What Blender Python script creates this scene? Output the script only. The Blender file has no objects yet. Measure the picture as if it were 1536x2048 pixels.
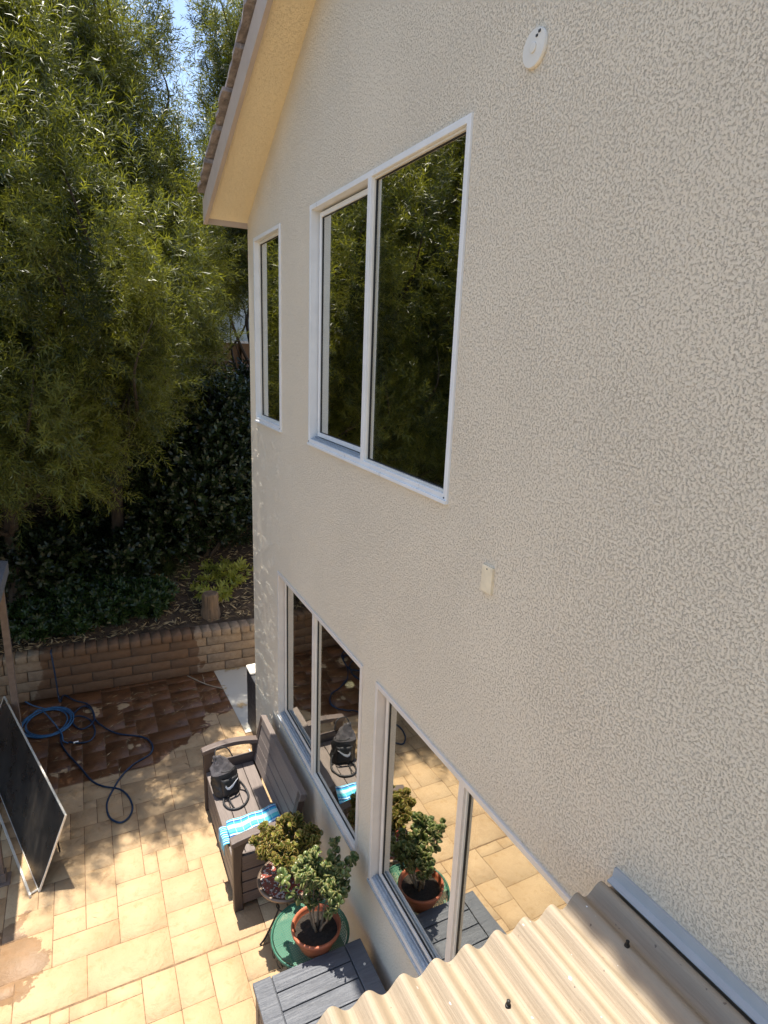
import bpy, bmesh, math, random
import numpy as np
from mathutils import Vector, Matrix, noise as mnoise
random.seed(7); rng = np.random.default_rng(7)
S = bpy.context.scene
COL = S.collection

# ------------------------------------------------------------------ camera
cd = bpy.data.cameras.new("camera"); cam = bpy.data.objects.new("camera", cd); COL.objects.link(cam)
S.camera = cam
cd.sensor_fit = 'HORIZONTAL'; cd.sensor_width = 36.0; cd.lens = 36.0 * 1211.04 / 1536.0
cd.clip_start = 0.02; cd.clip_end = 500
Rw = ((0.895876832646144, -0.07887884667702713, 0.437244586329911),
      (-0.4426848011898682, -0.24237171079638517, 0.863299554384873),
      (0.03787964523856801, -0.9669716031779504, -0.2520536671505986))
cam.matrix_world = Matrix([[Rw[i][0], -Rw[i][1], -Rw[i][2], (0, 0, 4.4)[i]] for i in range(3)] + [[0, 0, 0, 1]])
S.render.resolution_x = 768; S.render.resolution_y = 1024

# ------------------------------------------------------------------ light
SUN = Vector((-0.014, 0.235, 1.0)).normalized()
W = bpy.data.worlds.new("World"); S.world = W; W.use_nodes = True
nt = W.node_tree; bg = nt.nodes['Background']
sky = nt.nodes.new('ShaderNodeTexSky'); sky.sky_type = 'NISHITA'; sky.sun_disc = False
sky.sun_elevation = math.asin(SUN.z); sky.sun_rotation = math.atan2(SUN.x, SUN.y)
sky.air_density = 1.0; sky.dust_density = 1.2; sky.ozone_density = 1.2
nt.links.new(sky.outputs[0], bg.inputs[0]); bg.inputs[1].default_value = 0.10
sl = bpy.data.lights.new("sun", 'SUN'); so = bpy.data.objects.new("sun", sl); COL.objects.link(so)
sl.energy = 3.45; sl.angle = math.radians(0.5); sl.color = (1.0, 0.94, 0.84)
so.rotation_euler = SUN.to_track_quat('Z', 'Y').to_euler()
S.view_settings.view_transform = 'Standard'; S.view_settings.look = 'None'
S.view_settings.gamma = 1; S.view_settings.exposure = 1.52

# ------------------------------------------------------------------ materials
class NT:
    def __init__(s, name):
        s.m = bpy.data.materials.new(name); s.m.use_nodes = True; s.t = s.m.node_tree
        s.b = s.t.nodes['Principled BSDF']; s.out = s.t.nodes['Material Output']
        s.co = s.t.nodes.new('ShaderNodeTexCoord').outputs['Object']
    def n(s, typ, **kw):
        o = s.t.nodes.new(typ)
        for k, v in kw.items(): setattr(o, k, v)
        return o
    def set(s, node, key, v):
        if isinstance(v, bpy.types.NodeSocket): s.t.links.new(v, node.inputs[key])
        elif v is not None: node.inputs[key].default_value = v
    def noise(s, scale, detail=3, rough=.55, dist=0, co=None, col=False):
        o = s.n('ShaderNodeTexNoise'); s.set(o, 'Vector', co or s.co); s.set(o, 'Scale', scale)
        s.set(o, 'Detail', detail); s.set(o, 'Roughness', rough); s.set(o, 'Distortion', dist)
        return o.outputs['Color'] if col else o.outputs['Fac']
    def scaled(s, v, co=None):
        o = s.n('ShaderNodeMapping'); s.set(o, 'Vector', co or s.co); o.inputs['Scale'].default_value = v
        return o.outputs[0]
    def math(s, op, a, b=None, c=None, clamp=False):
        o = s.n('ShaderNodeMath', operation=op); o.use_clamp = clamp
        s.set(o, 0, a); s.set(o, 1, b); s.set(o, 2, c); return o.outputs[0]
    def ss(s, v, a, b, lo=0., hi=1.):
        o = s.n('ShaderNodeMapRange', interpolation_type='SMOOTHSTEP')
        s.set(o, 0, v); s.set(o, 1, a); s.set(o, 2, b); s.set(o, 3, lo); s.set(o, 4, hi); return o.outputs[0]
    def mix(s, f, a, b, mode='MIX'):
        o = s.n('ShaderNodeMix', data_type='RGBA', blend_type=mode)
        s.set(o, 0, f)
        for i, v in ((6, a), (7, b)):
            if isinstance(v, bpy.types.NodeSocket): s.t.links.new(v, o.inputs[i])
            else: o.inputs[i].default_value = (*v, 1)
        return o.outputs[2]
    def xyz(s, co=None):
        o = s.n('ShaderNodeSeparateXYZ'); s.set(o, 0, co or s.co); return o.outputs
    def attr(s, name):
        return s.n('ShaderNodeAttribute', attribute_name=name).outputs['Fac']
    def bump(s, h, dist=.01, strength=1.):
        o = s.n('ShaderNodeBump'); s.set(o, 'Height', h); o.inputs['Distance'].default_value = dist
        o.inputs['Strength'].default_value = strength
        s.t.links.new(o.outputs[0], s.b.inputs['Normal']); return o.outputs[0]
    def base(s, c):
        if isinstance(c, bpy.types.NodeSocket): s.t.links.new(c, s.b.inputs['Base Color'])
        else: s.b.inputs['Base Color'].default_value = (*c, 1)
    def rough(s, v): s.set(s.b, 'Roughness', v)

MATS = {}
def simple(name, c, rough=.5, var=.15, scale=8, bump=0., bscale=60, metal=0., spec=None, stretch=None):
    if name in MATS: return MATS[name]
    k = NT(name); co = k.scaled(stretch) if stretch else None
    f = k.noise(scale, 5, .6, co=co)
    lo = tuple(x * (1 - var) for x in c); hi = tuple(min(1, x * (1 + var)) for x in c)
    k.base(k.mix(k.ss(f, .3, .7), lo, hi)); k.rough(k.ss(k.noise(scale * 2.3, 4, co=co), .3, .7, max(0, rough - .08), min(1, rough + .1)))
    k.b.inputs['Metallic'].default_value = metal
    if spec is not None: k.b.inputs['Specular IOR Level'].default_value = spec
    if bump: k.bump(k.noise(bscale, 4, .6, co=co), bump)
    MATS[name] = k.m; return k.m

def m_stucco(name, c, amp=1., pit=.76):
    k = NT(name)
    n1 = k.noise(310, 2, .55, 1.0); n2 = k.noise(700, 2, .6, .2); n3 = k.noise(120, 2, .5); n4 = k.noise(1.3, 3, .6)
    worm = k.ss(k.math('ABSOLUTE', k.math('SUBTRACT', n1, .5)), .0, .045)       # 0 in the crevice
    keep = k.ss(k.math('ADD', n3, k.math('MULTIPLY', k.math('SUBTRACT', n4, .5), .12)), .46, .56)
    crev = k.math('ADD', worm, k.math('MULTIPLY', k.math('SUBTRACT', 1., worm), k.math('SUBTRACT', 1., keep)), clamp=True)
    h = k.math('ADD', k.math('MULTIPLY', crev, .55), k.math('MULTIPLY', n2, .35))
    h = k.math('ADD', h, k.math('MULTIPLY', k.noise(58, 4, .72), 1.25))
    k.bump(h, .0042 * amp, 1.)
    big = k.mix(k.ss(k.noise(.9, 4, .6), .3, .7), tuple(x * .96 for x in c), tuple(x * 1.03 for x in c))
    agg = k.mix(k.ss(k.noise(60, 4, .7), .35, .65), tuple(x * .95 for x in c), tuple(x * 1.05 for x in c))
    col = k.mix(.5, big, agg)
    col = k.mix(crev, tuple(x * pit for x in c), col)  # crevice shade put into the colour, as bump alone shows little
    k.base(col); k.rough(.9); k.b.inputs['Specular IOR Level'].default_value = .25
    return k.m
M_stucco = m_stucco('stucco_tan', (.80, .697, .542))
M_soffit = m_stucco('stucco_soffit', (.84, .70, .46), .4, .95)  # soffit stucco tinted yellower, patio bounce light put into its colour
M_fascia = simple('fascia_paint', (.46, .37, .30), .5, .05, 5)
M_white = simple('white_vinyl', (.76, .755, .74), .35, .04, 6)
M_cream = simple('warm_grey_vinyl', (.70, .63, .55), .4, .05, 6)
M_white2 = simple('cream_vinyl', (.70, .66, .58), .4, .05, 6)
M_track = simple('grey_track', (.42, .46, .50), .35, .12, 30, metal=.3)
M_gasket = simple('black_gasket', (.02, .02, .02), .6)
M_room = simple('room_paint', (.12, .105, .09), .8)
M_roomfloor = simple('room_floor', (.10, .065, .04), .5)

def m_glass():
    k = NT('window_glass'); t = k.t
    g = k.n('ShaderNodeBsdfGlossy'); g.inputs['Roughness'].default_value = 0.0; g.inputs['Color'].default_value = (.95, .93, .86, 1)
    tr = k.n('ShaderNodeBsdfTransparent'); tr.inputs['Color'].default_value = (.55, .60, .58, 1)
    lw = k.n('ShaderNodeLayerWeight'); lw.inputs['Blend'].default_value = .5
    f = k.ss(lw.outputs['Facing'], .1, .75, .22, .72)
    bmp = k.n('ShaderNodeBump'); k.set(bmp, 'Height', k.noise(3.2, 1)); bmp.inputs['Distance'].default_value = .0008
    t.links.new(bmp.outputs[0], g.inputs['Normal'])
    mx = k.n('ShaderNodeMixShader'); k.set(mx, 0, f); t.links.new(tr.outputs[0], mx.inputs[1]); t.links.new(g.outputs[0], mx.inputs[2])
    t.links.new(mx.outputs[0], k.out.inputs[0]); return k.m
M_glass = m_glass()

def m_patio():
    k = NT('stamped_concrete'); x, y, z = k.xyz()
    tone = k.attr('tone')
    c = k.mix(k.ss(k.noise(2.1, 5, .65), .3, .7), (.40, .268, .142), (.46, .322, .178))
    c = k.mix(k.ss(k.noise(13, 6, .72, .4), .50, .72), c, (.37, .232, .108))
    c = k.mix(k.math('MULTIPLY', tone, .13), c, (.42, .28, .16))
    # wet, darker area towards the planter with ragged edge and dry islands
    nz = k.math('MULTIPLY', k.math('SUBTRACT', k.noise(2.4, 5, .6), .5), 1.1)
    edge = k.math('ADD', 6.10, k.math('MULTIPLY', k.ss(x, .40, 1.5), .75))
    yy = k.math('ADD', y, k.math('MULTIPLY', nz, k.ss(x, .25, .8, .0, .9)))
    wet = k.ss(k.math('SUBTRACT', yy, edge), -.01, .02)
    isl = k.ss(k.noise(2.1, 4, .55), .64, .66, 1, 0)
    wet = k.math('MULTIPLY', wet, isl)
    # small wet splash at the left
    d = k.math('SQRT', k.math('ADD', k.math('POWER', k.math('MULTIPLY', k.math('ADD', x, .74), 1.8), 2), k.math('POWER', k.math('SUBTRACT', y, 4.22), 2)))
    w2 = k.ss(k.math('ADD', d, k.math('MULTIPLY', k.math('SUBTRACT', k.noise(4, 5, .65), .5), .9)), .30, .33, 0.62, 0)
    wet = k.math('MAXIMUM', wet, w2)
    wc = k.mix(k.ss(k.noise(6, 5), .3, .7), (.095, .040, .016), (.17, .075, .030))
    k.base(k.mix(wet, c, wc))
    k.rough(k.mix(wet, (.78,) * 3, (.42,) * 3))
    h = k.math('ADD', k.noise(8, 7, .66, .5), k.math('MULTIPLY', k.noise(55, 3), .12))
    k.bump(h, .018, .8); return k.m
M_patio = m_patio()
M_joint = simple('patio_joint', (.18, .11, .058), .9, .3, 20)
M_path = NT('pale_concrete')
M_path.base(M_path.mix(M_path.ss(M_path.noise(4, 5, .6), .55, .66), (.50, .47, .40), (.36, .25, .12)))
M_path.rough(.8); M_path.bump(M_path.noise(40, 4), .003); M_path = M_path.m

def m_block():
    k = NT('planter_block'); x, y, z = k.xyz()
    c = k.mix(k.ss(k.noise(14, 6, .7), .3, .7), (.24, .165, .10), (.37, .275, .18))
    c = k.mix(k.math('MULTIPLY', k.attr('tone'), .5), c, (.25, .16, .10))
    wet = k.math('MULTIPLY', k.ss(k.math('ADD', x, k.math('MULTIPLY', k.noise(3, 4), .5)), -.48, -.44),
                 k.ss(k.math('ADD', x, k.math('MULTIPLY', k.noise(3.5, 4), .6)), 1.5, 1.53, 1, 0))
    k.base(k.mix(k.math('MULTIPLY', wet, .75), c, (.13, .055, .02))); k.rough(.85); k.bump(k.noise(60, 5, .7), .006); return k.m
M_block = m_block()
M_mortar = simple('planter_mortar', (.13, .09, .06), .95)

def m_leaf(name, dark, light, trans=.32, rough=.35, tip=None):
    k = NT(name); t = k.t
    c = k.mix(k.attr('tone'), dark, light)
    if tip: c = k.mix(k.attr('tip'), c, tip)
    k.base(c); k.rough(rough); k.b.inputs['Specular IOR Level'].default_value = .4
    tr = k.n('ShaderNodeBsdfTranslucent'); tc = k.mix(1., c, (2.0, 1.9, .6), 'MULTIPLY'); t.links.new(tc, tr.inputs[0])
    mx = k.n('ShaderNodeMixShader'); mx.inputs[0].default_value = trans
    t.links.new(k.b.outputs[0], mx.inputs[1]); t.links.new(tr.outputs[0], mx.inputs[2]); t.links.new(mx.outputs[0], k.out.inputs[0])
    return k.m
M_fern = m_leaf('narrow_leaf', (.016, .027, .007), (.165, .175, .034), .36, .42)
M_broad = m_leaf('broad_leaf', (.008, .015, .005), (.026, .042, .013), .15, .3)
M_cover = m_leaf('cover_leaf', (.013, .026, .007), (.042, .075, .018), .2, .3)
M_grass = m_leaf('strap_leaf', (.035, .055, .015), (.09, .11, .035), .25, .4)
M_weed = m_leaf('weed_leaf', (.16, .19, .03), (.34, .33, .06), .3, .5)
M_litter = m_leaf('dry_leaf', (.13, .085, .045), (.52, .40, .23), .1, .7)
M_jade = m_leaf('jade_leaf', (.05, .088, .025), (.18, .225, .07), .12, .3, tip=(.22, .17, .06))
M_cactus = m_leaf('cactus_leaf', (.085, .105, .018), (.27, .26, .055), .2, .35, tip=(.30, .14, .05))
M_bark = simple('bark', (.045, .032, .022), .9, .4, 12, .012, 30, stretch=(1, 1, .25))
M_stump = simple('stump_wood', (.17, .11, .065), .9, .35, 18, .01, 40, stretch=(1, 1, .15))
M_soil = NT('slope_soil')
M_soil.base(M_soil.mix(M_soil.ss(M_soil.noise(6, 7, .7), .3, .7), (.025, .016, .009), (.09, .058, .035)))
M_soil.rough(.95); M_soil.bump(M_soil.noise(14, 7, .7), .06); M_soil = M_soil.m
M_far = simple('far_ground', (.16, .13, .08), .95, .3, 2)

def m_plank(name, c, axis=1, grain=1., rough=.5):
    k = NT(name); st = [28., 28., 28.]; st[axis] = 1.6
    g = k.noise(1.6, 6, .65, 2.2, co=k.scaled(st)); big = k.noise(2.5, 3)
    col = k.mix(k.ss(g, .35, .65), tuple(x * .80 for x in c), tuple(x * 1.14 for x in c))
    col = k.mix(k.ss(big, .3, .75), col, tuple(x * 1.08 for x in c))
    k.base(col); k.rough(rough)
    k.bump(g, .004 * grain); return k.m
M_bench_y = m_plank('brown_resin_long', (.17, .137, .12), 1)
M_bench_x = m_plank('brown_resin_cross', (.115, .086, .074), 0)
M_bench_z = m_plank('brown_resin_post', (.062, .042, .034), 2)  # cross and post resin darker than the seat, shade put into colour
M_lid = m_plank('grey_resin_lid', (.095, .10, .113), 0, 1.6)
M_boxbody = m_plank('grey_resin_body', (.11, .085, .075), 0)
M_post = simple('gazebo_post_paint', (.17, .125, .10), .6, .2, 10)
M_canvas = simple('canopy_canvas', (.13, .13, .14), .9, .12, 30, .002, 200)
M_dark = NT('dark_glossy_panel')
M_dark.base(M_dark.mix(M_dark.ss(M_dark.noise(3, 5, .7, co=M_dark.scaled((3, .8, 1))), .4, .7), (.012, .011, .011), (.035, .029, .024)))
M_dark.rough(M_dark.ss(M_dark.noise(4, 4), .3, .7, .22, .4)); M_dark = M_dark.m
M_alu = simple('pale_metal_trim', (.74, .69, .60), .35, .08, 20, metal=.2)
M_red = simple('red_cloth', (.30, .045, .03), .8, .3, 14, .01, 30)
M_hoseb = simple('blue_hose', (.045, .15, .30), .35, .2, 20)
M_hosed = simple('dark_blue_hose', (.012, .035, .075), .45, .3, 30)
M_brass = simple('hose_fitting', (.75, .72, .65), .3, .1, metal=.7)
M_black = simple('black_nylon', (.012, .012, .014), .55, .3, 20, .006, 50)
M_greyc = simple('grey_cloth', (.065, .058, .062), .75, .2, 20, .006, 45)
M_mark = simple('white_print', (.75, .75, .77), .6, .02)
M_terra = simple('terracotta', (.36, .10, .042), .55, .18, 9, .002, 60)
M_gpot = simple('dark_green_pot', (.02, .05, .03), .3, .2, 9)
M_potsoil = simple('pot_soil', (.025, .018, .012), .95, .4, 40, .01, 60)
M_iron = simple('black_iron', (.02, .018, .016), .5, .3, 30, metal=.4)
M_mosaicrim = simple('bronze_rim', (.20, .14, .10), .4, .2, 20, metal=.5)
M_stem = simple('jade_stem', (.20, .14, .085), .8, .25, 30, .004, 60)
def m_mosaic():
    k = NT('mosaic'); v = k.n('ShaderNodeTexVoronoi'); k.set(v, 'Vector', k.co); v.inputs['Scale'].default_value = 75
    v2 = k.n('ShaderNodeTexVoronoi', feature='DISTANCE_TO_EDGE'); k.set(v2, 'Vector', k.co); v2.inputs['Scale'].default_value = 75
    r = k.xyz(v.outputs['Color'])[0]
    c = k.mix(k.ss(r, .45, .5), (.28, .055, .035), (.50, .42, .36)); c = k.mix(k.ss(r, .75, .78), c, (.16, .07, .05))
    k.base(k.mix(k.ss(v2.outputs[0], .02, .06), (.05, .04, .035), c)); k.rough(.25); return k.m
M_mosaic = m_mosaic()
def m_mesh_green():
    k = NT('green_mesh_top')
    v = k.n('ShaderNodeTexChecker'); k.set(v, 'Vector', k.scaled((95, 95, 0.001))); v.inputs['Scale'].default_value = 1.
    k.base(k.mix(k.noise(6, 3), (.035, .14, .085), (.06, .20, .12))); k.rough(.45)
    h = k.n('ShaderNodeTexMagic')
    x, y, z = k.xyz(k.scaled((420, 420, 1)))
    s1 = k.math('SINE', x); s2 = k.math('SINE', y); p = k.math('MULTIPLY', s1, s2)
    tr = k.n('ShaderNodeBsdfTransparent'); mx = k.n('ShaderNodeMixShader')
    k.set(mx, 0, k.ss(p, .22, .26)); k.t.links.new(k.b.outputs[0], mx.inputs[1]); k.t.links.new(tr.outputs[0], mx.inputs[2])
    k.t.links.new(mx.outputs[0], k.out.inputs[0]); return k.m
M_gmesh = m_mesh_green(); M_green = simple('green_metal', (.03, .12, .075), .4, .15, 20, metal=.2)
def m_corr():
    k = NT('corrugated_sheet'); x, y, z = k.xyz()
    g = k.noise(1.0, 4, .6, .6, co=k.scaled((210, 4, 60)))
    c = k.mix(k.ss(g, .3, .7), (.285, .222, .15), (.32, .252, .174))
    c = k.mix(k.ss(k.noise(5, 5, .7), .45, .75), c, (.33, .26, .18))
    c = k.mix(k.ss(k.noise(42, 2, .5), .72, .76), c, (.14, .10, .07))
    c = k.mix(k.ss(k.noise(33, 2, .5, co=k.scaled((1, 1, 3))), .755, .77), c, (.78, .77, .74))
    k.base(c); k.rough(.62)
    k.bump(k.math('ADD', k.math('ADD', g, k.math('MULTIPLY', k.math('SINE', k.math('ADD', k.math('MULTIPLY', x, 700), k.math('MULTIPLY', k.noise(5, 2), 5))), .12)), k.math('MULTIPLY', k.noise(90, 3, .6), .5)), .0012); return k.m
M_corr = m_corr(); M_corredge = simple('sheet_edge', (.62, .56, .47), .6)
M_flash = simple('painted_flashing', (.40, .40, .39), .7, .05, 8)
M_tile = simple('roof_tile', (.31, .265, .25), .85, .35, 14, .012, 40)
M_tileund = simple('roof_underlay', (.035, .025, .02), .9)
M_fence = m_plank('fence_board', (.20, .12, .065), 2, 2, .9)
M_cap = simple('fence_cap', (.72, .70, .66), .6)
M_neigh = simple('neighbour_render', (.42, .45, .42), .9, .08, 3)
M_cab = simple('dark_cabinet', (.035, .035, .038), .5, .2, 10)
def m_towel():
    k = NT('striped_towel'); u = k.xyz(k.n('ShaderNodeUVMap').outputs[0])
    v, w = u[1], u[0]
    r = k.n('ShaderNodeValToRGB'); r.color_ramp.interpolation = 'CONSTANT'
    T, B, N, Wh, A = (.06, .46, .62, 1), (.03, .24, .52, 1), (.012, .05, .22, 1), (.45, .66, .74, 1), (.10, .52, .56, 1)
    seq = [T, Wh, B, N, Wh, T, B, Wh, N, B, T, Wh, A, B, Wh, N, T, Wh, B, T]
    e = r.color_ramp.elements; e[0].color = seq[0]; e[1].position = 1 / len(seq); e[1].color = seq[1]
    for i in range(2, len(seq)): q = e.new(i / len(seq)); q.color = seq[i]
    k.t.links.new(k.math('FRACT', k.math('MULTIPLY', v, 2.4)), r.inputs[0])
    band = k.math('FRACT', k.math('MULTIPLY', w, 7.)); ln = k.math('GREATER_THAN', band, .93)
    c = k.mix(k.math('MULTIPLY', ln, .45), r.outputs[0], (.75, .85, .88))
    c = k.mix(k.ss(w, .17, .16, 0, .55), (.06, .42, .60), c) if False else c
    k.base(c); k.rough(.95); k.bump(k.noise(220, 2), .004); return k.m
M_towel = m_towel()
M_lampem = NT('lamp_glow'); M_lampem.b.inputs['Emission Color'].default_value = (1, .78, .5, 1)
M_lampem.b.inputs['Emission Strength'].default_value = 1.6; M_lampem = M_lampem.m
M_tabletop = simple('brown_table', (.22, .10, .05), .4, .2)

# ------------------------------------------------------------------ object helpers
def tag(o, label=None, cat=None, group=None, kind=None):
    if label: o['label'] = label
    if cat: o['category'] = cat
    if group: o['group'] = group
    if kind: o['kind'] = kind
    return o
def empty(name, loc=(0, 0, 0), label=None, cat=None, group=None, rz=0.):
    o = bpy.data.objects.new(name, None); COL.objects.link(o); o.location = loc; o.rotation_euler[2] = rz
    o.empty_display_size = .1
    return tag(o, label, cat, group)
class MB:
    """collects shapes into one mesh"""
    def __init__(s): s.v = []; s.f = []; s.mi = []; s.uv = None
    def add(s, vs, fs, mi=0):
        b = len(s.v); s.v += [tuple(v) for v in vs]; s.f += [tuple(i + b for i in f) for f in fs]; s.mi += [mi] * len(fs); return s
    def box(s, a, b, mi=0, M=None):
        (x0, y0, z0), (x1, y1, z1) = a, b
        vs = [Vector(p) for p in ((x0, y0, z0), (x1, y0, z0), (x1, y1, z0), (x0, y1, z0), (x0, y0, z1), (x1, y0, z1), (x1, y1, z1), (x0, y1, z1))]
        if M: vs = [M @ v for v in vs]
        return s.add(vs, [(0, 3, 2, 1), (4, 5, 6, 7), (0, 1, 5, 4), (1, 2, 6, 5), (2, 3, 7, 6), (3, 0, 4, 7)], mi)
    def prism(s, pts, h0, h1, axis=2, mi=0):
        """polygon pts (a,b) extruded along axis"""
        def P(a, b, c): return ((c, a, b), (a, c, b), (a, b, c))[axis]
        n = len(pts); vs = [P(a, b, h0) for a, b in pts] + [P(a, b, h1) for a, b in pts]
        fs = [tuple(range(n - 1, -1, -1)), tuple(range(n, 2 * n))] + [(i, (i + 1) % n, n + (i + 1) % n, n + i) for i in range(n)]
        return s.add(vs, fs, mi)
    def lathe(s, prof, c=(0, 0, 0), n=32, mi=0, caps=True):
        vs = []; fs = []
        for r, z in prof:
            for i in range(n):
                a = 2 * math.pi * i / n; vs.append((c[0] + r * math.cos(a), c[1] + r * math.sin(a), c[2] + z))
        for j in range(len(prof) - 1):
            for i in range(n):
                k = (i + 1) % n; fs.append((j * n + i, j * n + k, (j + 1) * n + k, (j + 1) * n + i))
        if caps:
            fs.append(tuple(range(n - 1, -1, -1))); m = (len(prof) - 1) * n; fs.append(tuple(range(m, m + n)))
        return s.add(vs, fs, mi)
    def tube(s, pts, r, n=8, mi=0, closed=False):
        pts = [Vector(p) for p in pts]; N = len(pts); vs = []; fs = []
        up = None
        for i, p in enumerate(pts):
            t = (pts[min(i + 1, N - 1)] - pts[max(i - 1, 0)])
            if closed: t = pts[(i + 1) % N] - pts[(i - 1) % N]
            t.normalize()
            if up is None: up = Vector((0, 0, 1)) if abs(t.z) < .9 else Vector((1, 0, 0))
            b = t.cross(up)
            if b.length < 1e-4: b = t.cross(Vector((1, 0, 0)))
            b.normalize(); up = b.cross(t).normalized()
            rr = r[i] if isinstance(r, (list, tuple)) else r
            for k in range(n):
                a = 2 * math.pi * k / n; vs.append(p + (b * math.cos(a) + up * math.sin(a)) * rr)
        for i in range(N - (0 if closed else 1)):
            j = (i + 1) % N
            for k in range(n):
                l = (k + 1) % n; fs.append((i * n + k, i * n + l, j * n + l, j * n + k))
        if not closed: fs.append(tuple(range(n - 1, -1, -1))); fs.append(tuple(range((N - 1) * n, N * n)))
        return s.add(vs, fs, mi)
    def build(s, name, mat, parent=None, bevel=0, smooth=False, loc=None, seg=2, label=None):
        me = bpy.data.meshes.new(name); me.from_pydata(s.v, [], s.f); me.update()
        for m in (mat if isinstance(mat, (list, tuple)) else [mat]): me.materials.append(m)
        me.polygons.foreach_set('material_index', s.mi)
        bm = bmesh.new(); bm.from_mesh(me); bmesh.ops.recalc_face_normals(bm, faces=bm.faces); bm.to_mesh(me); bm.free()
        if smooth: me.polygons.foreach_set('use_smooth', [True] * len(me.polygons))
        o = bpy.data.objects.new(name, me); COL.objects.link(o)
        if loc: o.location = loc
        if parent: o.parent = parent
        if bevel:
            md = o.modifiers.new('bevel', 'BEVEL'); md.width = bevel; md.segments = seg; md.limit_method = 'ANGLE'; md.angle_limit = math.radians(40)
        if label: o['label'] = label
        return o
def smooth_path(pts, k=6, closed=False):
    """Catmull-Rom"""
    P = [Vector(p) for p in pts]; out = []; n = len(P)
    for i in range(n if closed else n - 1):
        g = lambda j: P[j % n] if closed else P[max(0, min(n - 1, j))]
        a, b, c, d = g(i - 1), g(i), g(i + 1), g(i + 2)
        for s in range(k):
            t = s / k
            out.append(.5 * ((2 * b) + (c - a) * t + (2 * a - 5 * b + 4 * c - d) * t * t + (3 * b - a - 3 * c + d) * t ** 3))
    if not closed: out.append(P[-1])
    return out
def np_mesh(name, V, F, mat, parent=None, tone=None, tip=None, smooth=False):
    """V (n,3) F (m,3 or 4)"""
    me = bpy.data.meshes.new(name); k = F.shape[1]
    me.vertices.add(len(V)); me.vertices.foreach_set('co', V.astype(np.float32).ravel())
    me.loops.add(F.size); me.loops.foreach_set('vertex_index', F.astype(np.int32).ravel())
    me.polygons.add(len(F)); me.polygons.foreach_set('loop_start', np.arange(len(F), dtype=np.int32) * k)
    if smooth: me.polygons.foreach_set('use_smooth', np.ones(len(F), dtype=bool))
    for nm, ar in (('tone', tone), ('tip', tip)):
        if ar is not None:
            at = me.attributes.new(nm, 'FLOAT', 'POINT'); at.data.foreach_set('value', ar.astype(np.float32))
    me.materials.append(mat); me.update(calc_edges=True)
    o = bpy.data.objects.new(name, me); COL.objects.link(o)
    if parent: o.parent = parent
    return o
def frames(A, spin):
    A = A / np.linalg.norm(A, axis=1, keepdims=True)
    r = np.where(np.abs(A[:, 2:3]) < .95, np.array([[0, 0, 1.]]), np.array([[1., 0, 0]]))
    X = np.cross(r, A); X /= np.linalg.norm(X, axis=1, keepdims=True); Y = np.cross(A, X)
    c, s = np.cos(spin)[:, None], np.sin(spin)[:, None]
    return np.stack([X * c + Y * s, -X * s + Y * c, A], axis=2)       # columns
def scatter(name, P, A, sc, TV, TF, mat, parent=None, tone=None, tipT=None):
    n = len(P); R = frames(A, rng.uniform(0, 6.28, n))
    V = np.einsum('nij,vj->nvi', R, TV) * sc[:, None, None] + P[:, None, :]
    F = TF[None] + (np.arange(n) * len(TV))[:, None, None]
    if tone is None: tone = rng.uniform(0, 1, n)
    T = np.repeat(tone, len(TV)) + rng.normal(0, .12, n * len(TV)).repeat(1)
    tip = np.tile(tipT, n) if tipT is not None else None
    return np_mesh(name, V.reshape(-1, 3), F.reshape(-1, TF.shape[1]), mat, parent, np.clip(T, 0, 1), tip)
def leaf_template(n, stem, L, Wd, ang, droop=.3, seed=1, start=0.):
    """n narrow leaves spiralling up a stem along +Z; 2 triangles a leaf, bent at the middle"""
    r = np.random.default_rng(seed); V = []; F = []
    for i in range(n):
        t = start + (1 - start) * (i / max(1, n - 1)); z = t * stem; a = i * 2.399 + r.uniform(-.3, .3)
        an = ang * (1.15 - .6 * t) + r.uniform(-.15, .15); l = L * r.uniform(.7, 1.15) * (1 - .25 * t)
        d = np.array([math.cos(a) * math.sin(an), math.sin(a) * math.sin(an), math.cos(an)])
        w = np.array([-math.sin(a), math.cos(a), 0.]); tw = r.uniform(-.8, .8); nn = np.cross(d, w)
        w = w * math.cos(tw) + nn * math.sin(tw)
        o = np.array([0, 0, z]); d2 = d + np.array([math.cos(a), math.sin(a), 0]) * r.uniform(-.1, droop) - np.array([0, 0, 1]) * r.uniform(0, droop)
        d2 /= np.linalg.norm(d2)
        mid = o + d * l * .45; b = len(V)
        V += [o, mid + w * Wd / 2, mid - w * Wd / 2, mid + d2 * l * .55]; F += [(b, b + 1, b + 2), (b + 1, b + 3, b + 2)]
    return np.array(V), np.array(F)
def dup(root, loc=None, rz=None, label=None, scale=None):
    r = root.copy(); COL.objects.link(r)
    if loc: r.location = loc
    if rz is not None: r.rotation_euler[2] = rz
    if scale: r.scale = scale
    if label: r['label'] = label
    for ch in list(root.children):
        c = ch.copy(); COL.objects.link(c); c.parent = r
        for g in list(ch.children):
            d = g.copy(); COL.objects.link(d); d.parent = c
    return r

# ================================================================== SETTING: ground
g = MB()
g.add([(-120, -60, -.03), (120, -60, -.03), (120, 160, -.03), (-120, 160, -.03)], [(0, 1, 2, 3)])
tag(g.build('ground', M_far), kind='structure')

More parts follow.
